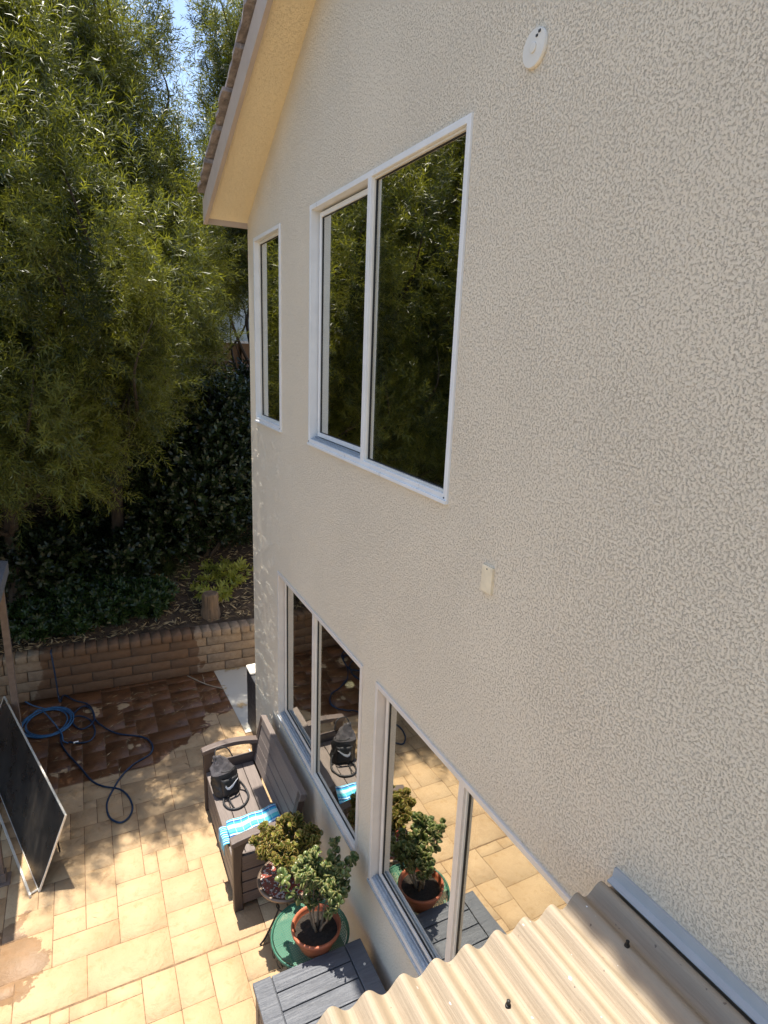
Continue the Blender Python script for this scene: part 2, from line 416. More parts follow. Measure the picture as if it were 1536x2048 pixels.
# patio: base sheet with raised stamped stones
PX0, PX1, PY0, PY1 = -5.1, 1.5, -.6, 7.95
U = .115
nx, ny = int((PX1 - PX0) / U), int((PY1 - PY0) / U)
occ = np.zeros((nx, ny), bool)
GR = int((3.72 - PY0) / U)                         # tooled control joint at y = 3.72
PY0 = 3.72 - GR * U
sizes = [(4, 3), (3, 3), (4, 2), (2, 3), (3, 2), (2, 2), (5, 3), (3, 3), (4, 3), (2, 3), (3, 2)]
vs = []; fs = []; tones = []
r0 = random.Random(11)
def fits(i, j, w, h):
    if i + w > nx or j + h > ny: return False
    if j < GR < j + h: return False
    return not occ[i:i + w, j:j + h].any()
for j in range(ny):
    for i in range(nx):
        if occ[i, j]: continue
        cand = [s for s in sizes if fits(i, j, *s)] or [s for s in ((2, 1), (1, 2), (1, 1)) if fits(i, j, *s)]
        w, h = r0.choice(cand); occ[i:i + w, j:j + h] = True
        x0, x1 = PX0 + i * U, PX0 + (i + w) * U; y0, y1 = PY0 + j * U, PY0 + (j + h) * U
        gp, inn = .002, .0065; n = len(vs); t = r0.random()
        y1b = y1 - (.006 if j + h == GR else 0); y0b = y0 + (.006 if j == GR else 0)
        jit = lambda: r0.uniform(-.004, .004)
        lo = [(x0 + gp, y0b + gp), (x1 - gp, y0b + gp), (x1 - gp, y1b - gp), (x0 + gp, y1b - gp)]
        hi = [(x0 + inn + jit(), y0b + inn + jit()), (x1 - inn + jit(), y0b + inn + jit()), (x1 - inn + jit(), y1b - inn + jit()), (x0 + inn + jit(), y1b - inn + jit())]
        dz = [r0.uniform(-.001, .001) for _ in range(4)]
        vs += [(a, b, -.007) for a, b in lo] + [(a, b, dz[q]) for q, (a, b) in enumerate(hi)]
        fs += [(n + 4, n + 5, n + 6, n + 7)] + [(n + q, n + (q + 1) % 4, n + 4 + (q + 1) % 4, n + 4 + q) for q in range(4)]
        tones += [t] * 8
pat = np_mesh('patio', np.array(vs), np.array(fs), M_patio, tone=np.array(tones)); tag(pat, kind='structure')
g = MB(); g.add([(PX0, PY0, -.0055), (PX1 + 3, PY0, -.0055), (PX1 + 3, PY1 + .2, -.0055), (PX0, PY1 + .2, -.0055)], [(0, 1, 2, 3)])
tag(g.build('patio_joint_bed', M_joint), kind='structure')
g = MB(); g.add([(1.46, 6.28, .004), (5.2, 6.28, .004), (5.2, 7.95, .004), (1.40, 7.95, .004)], [(0, 1, 2, 3)])
tag(g.build('side_path', M_path), kind='structure')

# hillside above the planter wall
def hill_z(x, y):
    return .60 + max(0, y - 8.05) * .40 + (.10 * mnoise.noise(Vector((x * .8, y * .8, 3))) if y > 8.3 else 0) + .03 * mnoise.noise(Vector((x * 4, y * 4, 1)))
xs = np.linspace(-9, 8, 150); ys = np.concatenate([np.linspace(8.0, 10, 40), np.linspace(10.1, 13.2, 30), np.linspace(14, 40, 8)])
V = []; 
for yv in ys:
    for xv in xs: V.append((xv, yv, min(hill_z(xv, yv), 3.2)))
nxx = len(xs); F = [(a * nxx + b, a * nxx + b + 1, (a + 1) * nxx + b + 1, (a + 1) * nxx + b) for a in range(len(ys) - 1) for b in range(nxx - 1)]
hill = np_mesh('hillside', np.array(V), np.array(F), M_soil, smooth=True); tag(hill, kind='structure')

# ================================================================== planter wall
def planter():
    t = empty('retaining_wall', (0, 7.92, 0), 'low tan block retaining wall holding back the hillside, with a darker wet stretch', 'retaining wall')
    rr = random.Random(4); A = []; Fc = []; tn = []
    def blk(x0, x1, z0, z1, y0, y1):
        n = len(A); i = .008; q = rr.random(); sl = -.052   # wall turns slightly
        def Y(x, y): return y + sl * x
        for (x, y, z) in ((x0, y1, z0), (x1, y1, z0), (x1, y1, z1), (x0, y1, z1), (x0, y0 + i, z0), (x1, y0 + i, z0), (x1, y0 + i, z1), (x0, y0 + i, z1),
                          (x0 + i, y0, z0 + i), (x1 - i, y0, z0 + i), (x1 - i, y0, z1 - i), (x0 + i, y0, z1 - i)):
            A.append((x, Y(x, y) - 7.92 + rr.uniform(-.001, .001), z)); tn.append(q)
        Fc.extend([(n + a, n + b, n + c, n + d) for a, b, c, d in ((0, 1, 5, 4), (1, 2, 6, 5), (2, 3, 7, 6), (3, 0, 4, 7), (4, 5, 9, 8), (5, 6, 10, 9), (6, 7, 11, 10), (7, 4, 8, 11), (8, 9, 10, 11), (0, 3, 2, 1))])
    h = .135
    for c in range(4):
        x = -4.2 + (.24 if c % 2 else 0)
        while x < 5.5:
            blk(x + .006, x + .474, c * h + .005, (c + 1) * h - .005, 7.93, 8.10); x += .48
    o = np_mesh('block', np.array(A), np.array(Fc), M_block, t, np.array(tn)); o.name = 'block_course'
    A.clear(); Fc.clear(); tn.clear(); x = -4.2
    while x < 5.5:
        blk(x + .004, x + .126, 4 * h + .006, 4 * h + .095, 7.90, 8.13); x += .13
    np_mesh('cap', np.array(A), np.array(Fc), M_block, t, np.array(tn)).name = 'cap_course'
    m = MB(); m.add([(-4.2, 7.945 + .218 - 7.92, 0), (5.5, 7.945 - .286 - 7.92, 0), (5.5, 8.09 - .286 - 7.92, 0), (-4.2, 8.09 + .218 - 7.92, 0),
                     (-4.2, 7.945 + .218 - 7.92, .62), (5.5, 7.945 - .286 - 7.92, .62), (5.5, 8.09 - .286 - 7.92, .62), (-4.2, 8.09 + .218 - 7.92, .62)],
                    [(0, 1, 5, 4), (1, 2, 6, 5), (2, 3, 7, 6), (3, 0, 4, 7), (4, 5, 6, 7), (0, 3, 2, 1)])
    m.build('mortar', M_mortar, t)
planter()

# ================================================================== HOUSE
WX = 1.5; YC = 5.93
def roof_z(y): return 5.515 + .5486 * (YC - y)       # soffit line of the gable wall
YR = .2; ZR = roof_z(YR)
house = empty('stucco_house', (WX, 0, 0), 'tan stucco two storey house wall with white sliding windows under a tiled gable', 'house')
def H(mb, name, mat, parent=None, **k):               # child in house space
    mb.v = [(x - WX, y, z) for x, y, z in mb.v]
    return mb.build(name, mat, parent or house, **k)
WIN = dict(a=(2.307, 4.22, 3.75, 5.343), b=(4.905, 5.70, 3.75, 5.343), c=(3.165, 5.035, .9875, 2.465), d=(1.10, 2.965, .9875, 2.465))
def gable_wall():
    i = .010
    holes = [(y0 + i, y1 - i, z0 + i, z1 - i) for y0, y1, z0, z1 in WIN.values()]
    yb = sorted({-5., YR, YC} | {h[0] for h in holes} | {h[1] for h in holes})
    top = lambda y: roof_z(y) if y >= YR else ZR - .5486 * (YR - y)
    m = MB(); X0, X1 = WX, WX + .16
    for a, b in zip(yb, yb[1:]):
        hs = sorted([h for h in holes if h[0] <= a + 1e-6 and h[1] >= b - 1e-6], key=lambda h: h[2])
        z = [0.]; 
        for h in hs: z += [h[2], h[3]]
        for k in range(0, len(z), 2):
            lo = z[k]; last = k + 1 >= len(z)
            ta, tb = (top(a) + .03, top(b) + .03) if last else (z[k + 1],) * 2
            for X, rev in ((X0, False), (X1, True)):
                m.add([(X, a, lo), (X, b, lo), (X, b, tb), (X, a, ta)], [(0, 1, 2, 3)])
    for y0, y1, z0, z1 in holes:
        for p, q in (((y0, z0), (y1, z0)), ((y1, z0), (y1, z1)), ((y1, z1), (y0, z1)), ((y0, z1), (y0, z0))):
            m.add([(X0, *p), (X0, *q), (X1, *q), (X1, *p)], [(0, 1, 2, 3)])
    # far side wall (round the corner), back and near walls
    m.add([(X0, YC, 0), (X0 + 7, YC, 0), (X0 + 7, YC, top(YC) + .03), (X0, YC, top(YC) + .03)], [(0, 1, 2, 3)])
    m.add([(X0, -5, 0), (X0 + 7, -5, 0), (X0 + 7, -5, top(-5)), (X0, -5, top(-5))], [(0, 1, 2, 3)])
    m.add([(X0 + 7, -5, 0), (X0 + 7, YC, 0), (X0 + 7, YC, top(YC)), (X0 + 7, YR, ZR), (X0 + 7, -5, top(-5))], [(0, 1, 2, 3, 4)])
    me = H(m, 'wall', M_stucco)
    return me
gable_wall()
# raised stucco lumps added near the corner, clustered to catch grazing sun as specks
n = 13000; yg = rng.uniform(4.99, 5.915, n * 7); zg = rng.uniform(.05, 3.66, n * 7)
kk = np.array([mnoise.noise(Vector((a * 5, b * 9, 0))) + .8 * mnoise.noise(Vector((a * 12, b * 26, 4))) > .28 for a, b in zip(yg, zg)]) & ~((yg < 5.06) & (zg > .95) & (zg < 2.5))
yg, zg = yg[kk][:n], zg[kk][:n]; n = len(yg)
w1 = rng.uniform(.006, .017, n); h1 = rng.uniform(.005, .013, n); hh = rng.uniform(.002, .0055, n); th = rng.uniform(0, 3.14, n)
TVg = np.array([(0, 1, 0), (0, .3, 1), (0, -.8, .7), (0, -1, -.2), (0, -.3, -1), (0, .8, -.7), (-1, .15, .15)])
Vg = np.zeros((n, 7, 3)); c_, s_ = np.cos(th)[:, None], np.sin(th)[:, None]
a_ = TVg[None, :, 1] * w1[:, None]; b_ = TVg[None, :, 2] * h1[:, None]
Vg[:, :, 1] = yg[:, None] + a_ * c_ - b_ * s_; Vg[:, :, 2] = zg[:, None] + a_ * s_ + b_ * c_; Vg[:, :, 0] = TVg[None, :, 0] * hh[:, None] + .0005
Fg = np.array([(i, (i + 1) % 6, 6) for i in range(6)])[None] + (np.arange(n) * 7)[:, None, None]
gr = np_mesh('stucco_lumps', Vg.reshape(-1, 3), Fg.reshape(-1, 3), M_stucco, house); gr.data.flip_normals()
# rooms behind the glass: floors and partitions
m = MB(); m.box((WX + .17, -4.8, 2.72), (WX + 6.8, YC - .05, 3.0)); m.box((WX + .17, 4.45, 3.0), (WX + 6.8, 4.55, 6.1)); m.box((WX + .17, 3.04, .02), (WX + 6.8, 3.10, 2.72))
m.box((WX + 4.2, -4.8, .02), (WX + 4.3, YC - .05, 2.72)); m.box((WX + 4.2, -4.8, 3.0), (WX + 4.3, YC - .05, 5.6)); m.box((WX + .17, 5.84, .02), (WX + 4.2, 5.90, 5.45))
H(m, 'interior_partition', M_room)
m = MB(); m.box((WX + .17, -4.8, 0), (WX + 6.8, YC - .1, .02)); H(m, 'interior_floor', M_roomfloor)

def ring(m, y0, y1, z0, z1, w, x0, x1, wb=None, wt=None):
    wb = w if wb is None else wb; wt = w if wt is None else wt
    m.box((x0, y0, z0), (x1, y0 + w, z1)); m.box((x0, y1 - w, z0), (x1, y1, z1))
    m.box((x0 + .0005, y0 + w, z0), (x1, y1 - w, z0 + wb)); m.box((x0 + .0005, y0 + w, z1 - wt), (x1, y1 - w, z1))
def window(key, ym=None, lab=None):
    y0, y1, z0, z1 = WIN[key]; m = MB()
    ring(m, y0, y1, z0, z1, .031, WX - .012, WX + .10)
    MW = M_white if key in 'ab' else M_cream
    fr = H(m, 'window', MW, bevel=.0025, label=lab)
    iy0, iy1, iz0, iz1 = y0 + .031, y1 - .031, z0 + .031, z1 - .031
    def sub(m, name, mat, **k):
        m.v = [(x - WX, y, z) for x, y, z in m.v]; return m.build(name, mat, fr, **k)
    def glass(a, b, c, d, x):
        m = MB(); m.box((x, a, c), (x + .004, b, d)); sub(m, 'pane', M_glass)
        m = MB(); ring(m, a - .001, b + .001, c - .001, d + .001, .007, x - .006, x + .009); sub(m, 'gasket', M_gasket)
    if ym is None:                                    # picture window
        m = MB(); ring(m, iy0, iy1, iz0, iz1, .022, WX + .028, WX + .075); sub(m, 'sash', M_white2, bevel=.002)
        glass(iy0 + .020, iy1 - .020, iz0 + .020, iz1 - .020, WX + .045)
    else:
        # near fixed light, close to the outer face
        m = MB(); ring(m, iy0, ym - .022, iz0, iz1, .012, WX + .004, WX + .05); sub(m, 'fixed_light', M_white2, bevel=.002)
        glass(iy0 + .010, ym - .032, iz0 + .010, iz1 - .010, WX + .022)
        m = MB(); m.box((WX - .010, ym - .024, iz0 - .002), (WX + .096, ym + .020, iz1 + .002)); sub(m, 'mullion', MW, bevel=.002)
        # far sliding sash, recessed
        m = MB(); ring(m, ym + .021, iy1 - .014, iz0 + .020, iz1 - .014, .030, WX + .045, WX + .078); sub(m, 'sliding_sash', MW, bevel=.002)
        glass(ym + .049, iy1 - .042, iz0 + .048, iz1 - .042, WX + .060)
        m = MB(); m.box((WX + .012, ym + .022, iz0 - .001), (WX + .018, iy1, iz0 + .014)); m.box((WX + .030, ym + .022, iz0 - .001), (WX + .036, iy1, iz0 + .018)); m.box((WX + .0, ym + .022, iz0 - .001), (WX + .095, iy1, iz0 + .004))
        sub(m, 'track', M_track)
    if ym is not None:
        m = MB(); m.box((WX + .036, ym + .030, (z0 + z1) / 2 - .05), (WX + .046, ym + .042, (z0 + z1) / 2 + .05)); sub(m, 'latch', MW, bevel=.002)
    # outer sill nosing
    m = MB(); m.box((WX - .020, y0 - .002, z0 - .014), (WX + .02, y1 + .002, z0 + .004)); sub(m, 'sill', M_track if key in 'cd' else M_white, bevel=.002)
    for yy_ in (y0 + .02, y1 - .02):
        m = MB(); m.lathe([(.004, 0), (.004, .003)], n=10); m.v = [(WX - .0155 + z, yy_ + x, z0 + .014 + y) for x, y, z in m.v]; sub(m, 'screw', M_gasket)
window('a', 3.27); window('b'); window('c', 4.085); window('d', 2.015)

# vent cover and blank plate on the wall
m = MB(); m.lathe([(.060, 0), (.060, .006), (.057, .012), (.0, .013)], n=48, caps=False); m.v = [(WX - z - .0005, 1.945 + x, 5.432 + y) for x, y, z in m.v]
vc = H(m, 'vent_cover', M_white2, smooth=False)
m = MB(); m.lathe([(.016, .0), (.016, .004), (.012, .005), (0, .005)], n=24, caps=False); m.v = [(-z - .013, 1.945 + x, 5.432 + y) for x, y, z in m.v]; m.build('knockout', M_white2, vc)
m = MB(); m.box((-.0155, 1.913, 5.468), (-.0125, 1.923, 5.476)); m.box((-.0155, 1.925, 5.459), (-.0125, 1.935, 5.466)); m.build('screw_slot', M_gasket, vc)
m = MB(); m.box((WX - .014, 1.918, 3.435), (WX + .01, 1.99, 3.553)); pl = H(m, 'wall_plate', M_stucco if False else simple('tan_plate', (.76, .65, .46), .6), bevel=.003)
m = MB(); m.box((-.0148, 1.950, 3.537), (-.0130, 1.956, 3.543)); m.build('screw', M_gasket, pl)

# roof: soffit, barge board, tiles  (rake overhang tapers slightly with the pitch)
SK = (1.214 - 1.128) / (5.928 - 4.22)                 # rake edge drift in x per metre of y
def rx(y): return 1.128 + SK * (YC - max(y, 3.6))
YE = YC + .02
def strip(name, mat, xa, xb, dz0, dz1, ya, yb, parent=None, n=1, **k):
    """sloped slab between x=xa(y) and x=xb(y), heights above the soffit line dz0..dz1"""
    m = MB(); vs = []; ys = (ya, 3.6, yb)
    for y in ys:
        for f, dz in ((xa, dz0), (xb, dz0), (xb, dz1), (xa, dz1)): vs.append((f(y), y, roof_z(y) + dz))
    fs = [(0, 1, 2, 3), (11, 10, 9, 8)]
    for o in (0, 4): fs += [(o, o + 4, o + 5, o + 1), (o + 1, o + 5, o + 6, o + 2), (o + 2, o + 6, o + 7, o + 3), (o + 3, o + 7, o + 4, o)]
    m.add(vs, fs)
    return H(m, name, mat, parent, **k)
strip('soffit', M_soffit, lambda y: rx(y) + .02, lambda y: WX + .02, 0, .04, YR, YE)
strip('barge_board', M_fascia, lambda y: rx(y) - .012, lambda y: rx(y) + .02, -.045, .145, YR, YE + .012)
m = MB(); m.box((rx(YE) + .02, YE - .001, roof_z(YE) - .045), (WX + 7.2, YE + .022, roof_z(YE) + .15)); H(m, 'eave_board', M_fascia)
roof = strip('roof', M_tileund, lambda y: rx(y) + .025, lambda y: WX + 7.4, .041, .175, YR - .02, YE + .04)
m = MB(); m.add([(rx(YR), YR - .02, ZR + .19), (WX + 7.4, YR - .02, ZR + .19), (WX + 7.4, -5.4, ZR + .19 - .5486 * 5.6), (rx(YR), -5.4, ZR + .19 - .5486 * 5.6)], [(0, 1, 2, 3)]); H(m, 'roof_slope', M_tile)
# tile courses: thick, chipped edges, lapping
m = MB(); rr = random.Random(3); ncourse = 19; L = .345
cs = 1 / math.sqrt(1 + .5486 ** 2); dy = L * cs
for c in range(ncourse):
    y_hi = YE + .075 - c * dy; y_lo = y_hi - dy * 1.22
    x = rx(y_hi) - .035 + rr.uniform(-.006, .006); first = True; j = 0
    while x < (1.9 if c % 1 == 0 else 2):
        w = .30; th = .030 + rr.uniform(-.003, .005)
        n = 6; pts_t = []; pts_b = []
        for q in range(n + 1):
            t = q / n; y = y_hi + (y_lo - y_hi) * t; base = roof_z(y) + .205 + .050 * (1 - t) + rr.uniform(-.005, .005)
            xe = x + (rr.uniform(-.012, .012) if first else 0)
            pts_t.append(((xe, y, base + th), (x + w - .004, y, base + th))); pts_b.append(((xe, y, base), (x + w - .004, y, base)))
        vv = [p for a in pts_t for p in a] + [p for a in pts_b for p in a]; o2 = 2 * (n + 1); ff = []
        for q in range(n):
            a = 2 * q; ff += [(a, a + 1, a + 3, a + 2), (o2 + a, o2 + a + 2, o2 + a + 3, o2 + a + 1), (a, a + 2, o2 + a + 2, o2 + a), (a + 1, o2 + a + 1, o2 + a + 3, a + 3)]
        ff += [(0, o2, o2 + 1, 1), (2 * n, 2 * n + 1, o2 + 2 * n + 1, o2 + 2 * n)]
        m.add(vv, ff); x += w; first = False; j += 1
m.v = [(x - WX, y, z) for x, y, z in m.v]; m.build('tile', M_tile, roof).name = 'roof_tiles'
m = MB(); m.add([(1.9, YE + .075, roof_z(YE + .075) + .235), (WX + 7.4, YE + .075, roof_z(YE + .075) + .235), (WX + 7.4, YR, ZR + .25), (1.9, YR, ZR + .25)], [(0, 1, 2, 3)]); H(m, 'roof_slope', M_tile)

# lamp on a small round table inside (seen through the lower far window)
t = empty('interior_table', (2.52, 5.50, .02), 'round brown table standing in the dark room behind the lower far window', 'table')
m = MB(); m.lathe([(.24, .70), (.25, .71), (.25, .73), (.24, .735)], n=40); m.build('tabletop', M_tabletop, t)
m = MB(); m.lathe([(.17, 0), (.16, .02), (.03, .05), (.025, .70)], n=24); m.build('pedestal', M_tabletop, t)
t = empty('table_lamp', (2.46, 5.54, .755), 'small lit dome lamp glowing on the round table indoors', 'lamp')
m = MB(); m.lathe([(.045, 0), (.045, .012), (.012, .02), (.012, .05)], n=20); m.build('base', M_iron, t)
m = MB(); m.lathe([(.05 * math.cos(a), .05 + .042 * math.sin(a)) for a in [i * math.pi / 2 / 8 for i in range(9)]], n=24); m.build('lamp_shade', M_lampem, t, smooth=True)

# ================================================================== corrugated patio roof
def corr():
    z0 = 2.70; sl = .045; y1, y0 = 1.13, -.9
    t = empty('corrugated_canopy', (1.0, 1.0, z0), 'sunlit tan corrugated sheet canopy fixed to the stucco wall in the foreground', 'canopy')
    P = .1075; xa, xb = .42, WX + .0; A = .021; n = int((xb - xa) / P * 14); m = MB()
    ph = -.3
    prof = [(xa + (xb - xa) * i / n, A * math.cos(2 * math.pi * ((xa + (xb - xa) * i / n - .47) / P))) for i in range(n + 1)]
    prof = [(x, (z if z < 0 else z * 1.0)) for x, z in prof]
    ny_ = 24; vs = []; N = len(prof); rr = random.Random(9)
    for top in (1, 0):
        for j in range(ny_ + 1):
            y = y1 - (y1 - y0) * (j / ny_) ** 1.0
            for i, (x, z) in enumerate(prof):
                e = (.006 * mnoise.noise(Vector((x * 9, 2, 0))) if j == 0 else 0)
                vs.append((x - 1, y + e - 1, z + (y1 - y) * sl + (0 if top else -.006)))
    fs = []; B = (ny_ + 1) * N
    for j in range(ny_):
        for i in range(N - 1):
            a = j * N + i; fs.append((a, a + 1, a + N + 1, a + N)); fs.append((B + a, B + a + N, B + a + N + 1, B + a + 1))
    m.add(vs, fs, 0)
    ed = [(i, B + i, B + i + 1, i + 1) for i in range(N - 1)]
    m.f += ed; m.mi += [1] * len(ed)
    sd = [(j * N, (j + 1) * N, B + (j + 1) * N, B + j * N) for j in range(ny_)]; m.f += sd; m.mi += [1] * len(sd)
    sh = m.build('sheet', [M_corr, M_corredge], t, smooth=True)
    md = sh.modifiers.new('e', 'EDGE_SPLIT'); md.split_angle = math.radians(60)
    # screws with washers on crests
    crest = lambda k: .47 + k * P
    for k, y in ((4, .93), (8, .92), (2, .45), (5, .40), (8, .30), (6, -.1), (3, -.2)):
        zz = A + (y1 - y) * sl
        s = MB(); s.lathe([(.0085, 0), (.0075, .005), (.0050, .006), (.0055, .018), (.0035, .020), (.0, .0205)], (crest(k) - 1, y - 1, zz - .001), n=14, caps=False)
        s.build('screw', M_iron, t, smooth=False)
    s = MB(); s.box((.44 - 1, .86 - 1, -.085), (WX - .02 - 1, .92 - 1, -.03)); s.build('batten', M_bench_x, t); s = MB(); s.box((.44 - 1, -.4 - 1, -.03), (WX - .02 - 1, -.34 - 1, .03)); s.build('batten', M_bench_x, t)
    s = MB()
    for x in (.46,): s.box((x - 1, .86 - 1, -2.7), (x - 1 + .07, .93 - 1, -.085))
    s.build('post', M_post, t)
    # flashing along the wall
    s = MB()
    za = lambda y: (y1 - y) * sl
    ya, yb = 1.125, -.9
    prof = [(WX - .001, .060), (WX - .010, .060), (WX - .014, .026), (WX - .036, .020), (WX - .037, .016), (WX - .012, .021), (WX - .001, .021)]
    vs = [(x - 1, y - 1, z + za(y)) for y in (ya, yb) for x, z in prof]; k = len(prof)
    s.add(vs, [tuple(range(k)), tuple(range(2 * k - 1, k - 1, -1))] + [(i, (i + 1) % k, k + (i + 1) % k, k + i) for i in range(k)])
    s.build('flashing', M_flash, t)
corr()

# ================================================================== bench
def bench():
    X0, X1, Y0, Y1 = .80, 1.40, 3.96, 5.24
    t = empty('storage_bench', (1.1, 4.6, 0), 'brown resin garden storage bench with slatted back against the house wall', 'bench')
    L = lambda m, name, mat, bevel=.006, parent=None, **k: (setattr(m, 'v', [(x - 1.1, y - 4.6, z) for x, y, z in m.v]), m.build(name, mat, parent or t, bevel=bevel, **k))[1]
    # chest body
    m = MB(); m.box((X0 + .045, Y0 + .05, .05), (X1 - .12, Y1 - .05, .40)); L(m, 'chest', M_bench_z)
    m = MB()
    for k in range(3): m.box((X0 + .022, Y0 + .085, .055 + k * .118), (X0 + .046, Y1 - .085, .055 + k * .118 + .108))
    L(m, 'front_panel', M_bench_y, .004)
    # seat lid: four planks
    m = MB(); w = (1.275 - X0 - .015) / 4
    for k in range(4): m.box((X0 + .015 + k * w, Y0 + .06, .405), (X0 + .015 + (k + 1) * w - .005, Y1 - .06, .440))
    L(m, 'seat', M_bench_y, .004)
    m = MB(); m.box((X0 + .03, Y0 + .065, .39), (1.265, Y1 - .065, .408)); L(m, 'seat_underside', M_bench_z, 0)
    # end frames with arm
    for nm, ya, yb in (('armrest', Y0, Y0 + .055), ('armrest', Y1 - .055, Y1)):
        m = MB()
        arc = [(X0 - .012 + (1.335 - X0 + .012) * i / 12, .665 + .045 * math.sin(math.pi * (i / 12) * .9 + .25)) for i in range(13)]
        m.prism([(x, z) for x, z in arc] + [(x, z - .045) for x, z in reversed(arc)], ya - .012, yb + .012, 1); am = L(m, nm, M_bench_x)
        m = MB(); m.prism([(X0, 0), (X0 + .075, 0), (X0 + .060, .30), (X0 + .075, .55), (X0 + .12, .655), (X0 - .0, .66)], ya, yb, 1)
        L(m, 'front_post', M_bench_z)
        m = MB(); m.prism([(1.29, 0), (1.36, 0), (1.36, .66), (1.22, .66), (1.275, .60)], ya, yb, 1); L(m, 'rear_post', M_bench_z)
        m = MB()
        for k in range(4): m.box((X0 + .07, ya + .012, .05 + k * .108), (1.292, yb - .012, .05 + k * .108 + .098))
        m.box((X0 + .065, ya + .008, .47), (1.285, yb - .008, .515)); L(m, 'end_panel', M_bench_x, .004)
    # backrest reclined
    Mx = Matrix.Translation((1.285, 0, .43)) @ Matrix.Rotation(math.radians(13), 4, 'Y')
    m = MB(); H_ = .46
    m.box((-.02, Y0 + .06, 0), (.035, Y0 + .125, H_), M=Mx); L(m, 'back_post', M_bench_z); m = MB(); m.box((-.02, Y1 - .065, 0), (.035, Y1 - .0, H_), M=Mx)
    L(m, 'back_post', M_bench_z)
    m = MB(); m.box((-.018, Y0 + .055, H_ - .06), (.038, Y1 + .002, H_ + .012), M=Mx); L(m, 'top_rail', M_bench_y)
    m = MB()
    for k in range(4): m.box((-.010, Y0 + .12, .02 + k * .096), (.014, Y1 - .06, .02 + k * .096 + .088), M=Mx)
    L(m, 'backrest', M_bench_y, .003)
bench()

# ================================================================== towel
def towel():
    nx_, ns = 40, 26; V = []; UV = []; F = []
    x0, x1 = .845, 1.285; yc = 4.31
    for i in range(nx_ + 1):
        u = i / nx_
        for j in range(ns):
            a = 2 * math.pi * j / ns
            ca, sa = math.cos(a), math.sin(a)
            cx = math.copysign(abs(ca) ** .55, ca); cz = math.copysign(abs(sa) ** .7, sa)
            wv = .125 + .008 * math.sin(u * 9); hv = .034 + .004 * math.sin(u * 14 + 1)
            x = x0 + (x1 - x0) * u; y = yc + cx * wv + .04 * (u - .5); z = .4415 + hv + cz * hv
            V.append((x - .012 * (1 - abs(ca)), y, z)); UV.append((u, j / ns))
    for i in range(nx_):
        for j in range(ns):
            k = (j + 1) % ns; F.append((i * ns + j, i * ns + k, (i + 1) * ns + k, (i + 1) * ns + j))
    F.append(tuple(range(ns - 1, -1, -1))); F.append(tuple(range(nx_ * ns, (nx_ + 1) * ns)))
    b = len(V)                                        # loose end hanging over the front edge
    N1, N2 = 12, 16
    for i in range(N1 + 1):
        s = i / N1
        for j in range(N2 + 1):
            v = j / N2; y = yc - .115 + .21 * v + .004 * math.sin(v * 12)
            if s < .3: x = .86 - .075 * (s / .3); z = .458 + .012 * math.sin(s / .3 * 1.6)
            else: q = (s - .3) / .7; x = .785 - .004 * math.sin(v * 13 + q * 2) - .004; z = .468 - .105 * q - .02 * v * q
            V.append((x, y, z)); UV.append((.03 + .1 * s, v * .6))
    for i in range(N1):
        for j in range(N2):
            a = b + i * (N2 + 1) + j; F.append((a, a + 1, a + N2 + 2, a + N2 + 1))
    me = bpy.data.meshes.new('towel'); me.from_pydata([(x - 1.05, y - 4.25, z - .44) for x, y, z in V], [], F); me.materials.append(M_towel)
    uvl = me.uv_layers.new(name='UVMap')
    for l in me.loops: uvl.data[l.index].uv = UV[l.vertex_index]
    me.polygons.foreach_set('use_smooth', [True] * len(me.polygons))
    o = bpy.data.objects.new('towel', me); COL.objects.link(o); o.location = (1.05, 4.25, .44)
    md = o.modifiers.new('s', 'SOLIDIFY'); md.thickness = .004; md.offset = 0
    tag(o, 'folded turquoise and blue striped towel lying across the bench seat', 'towel')
towel()

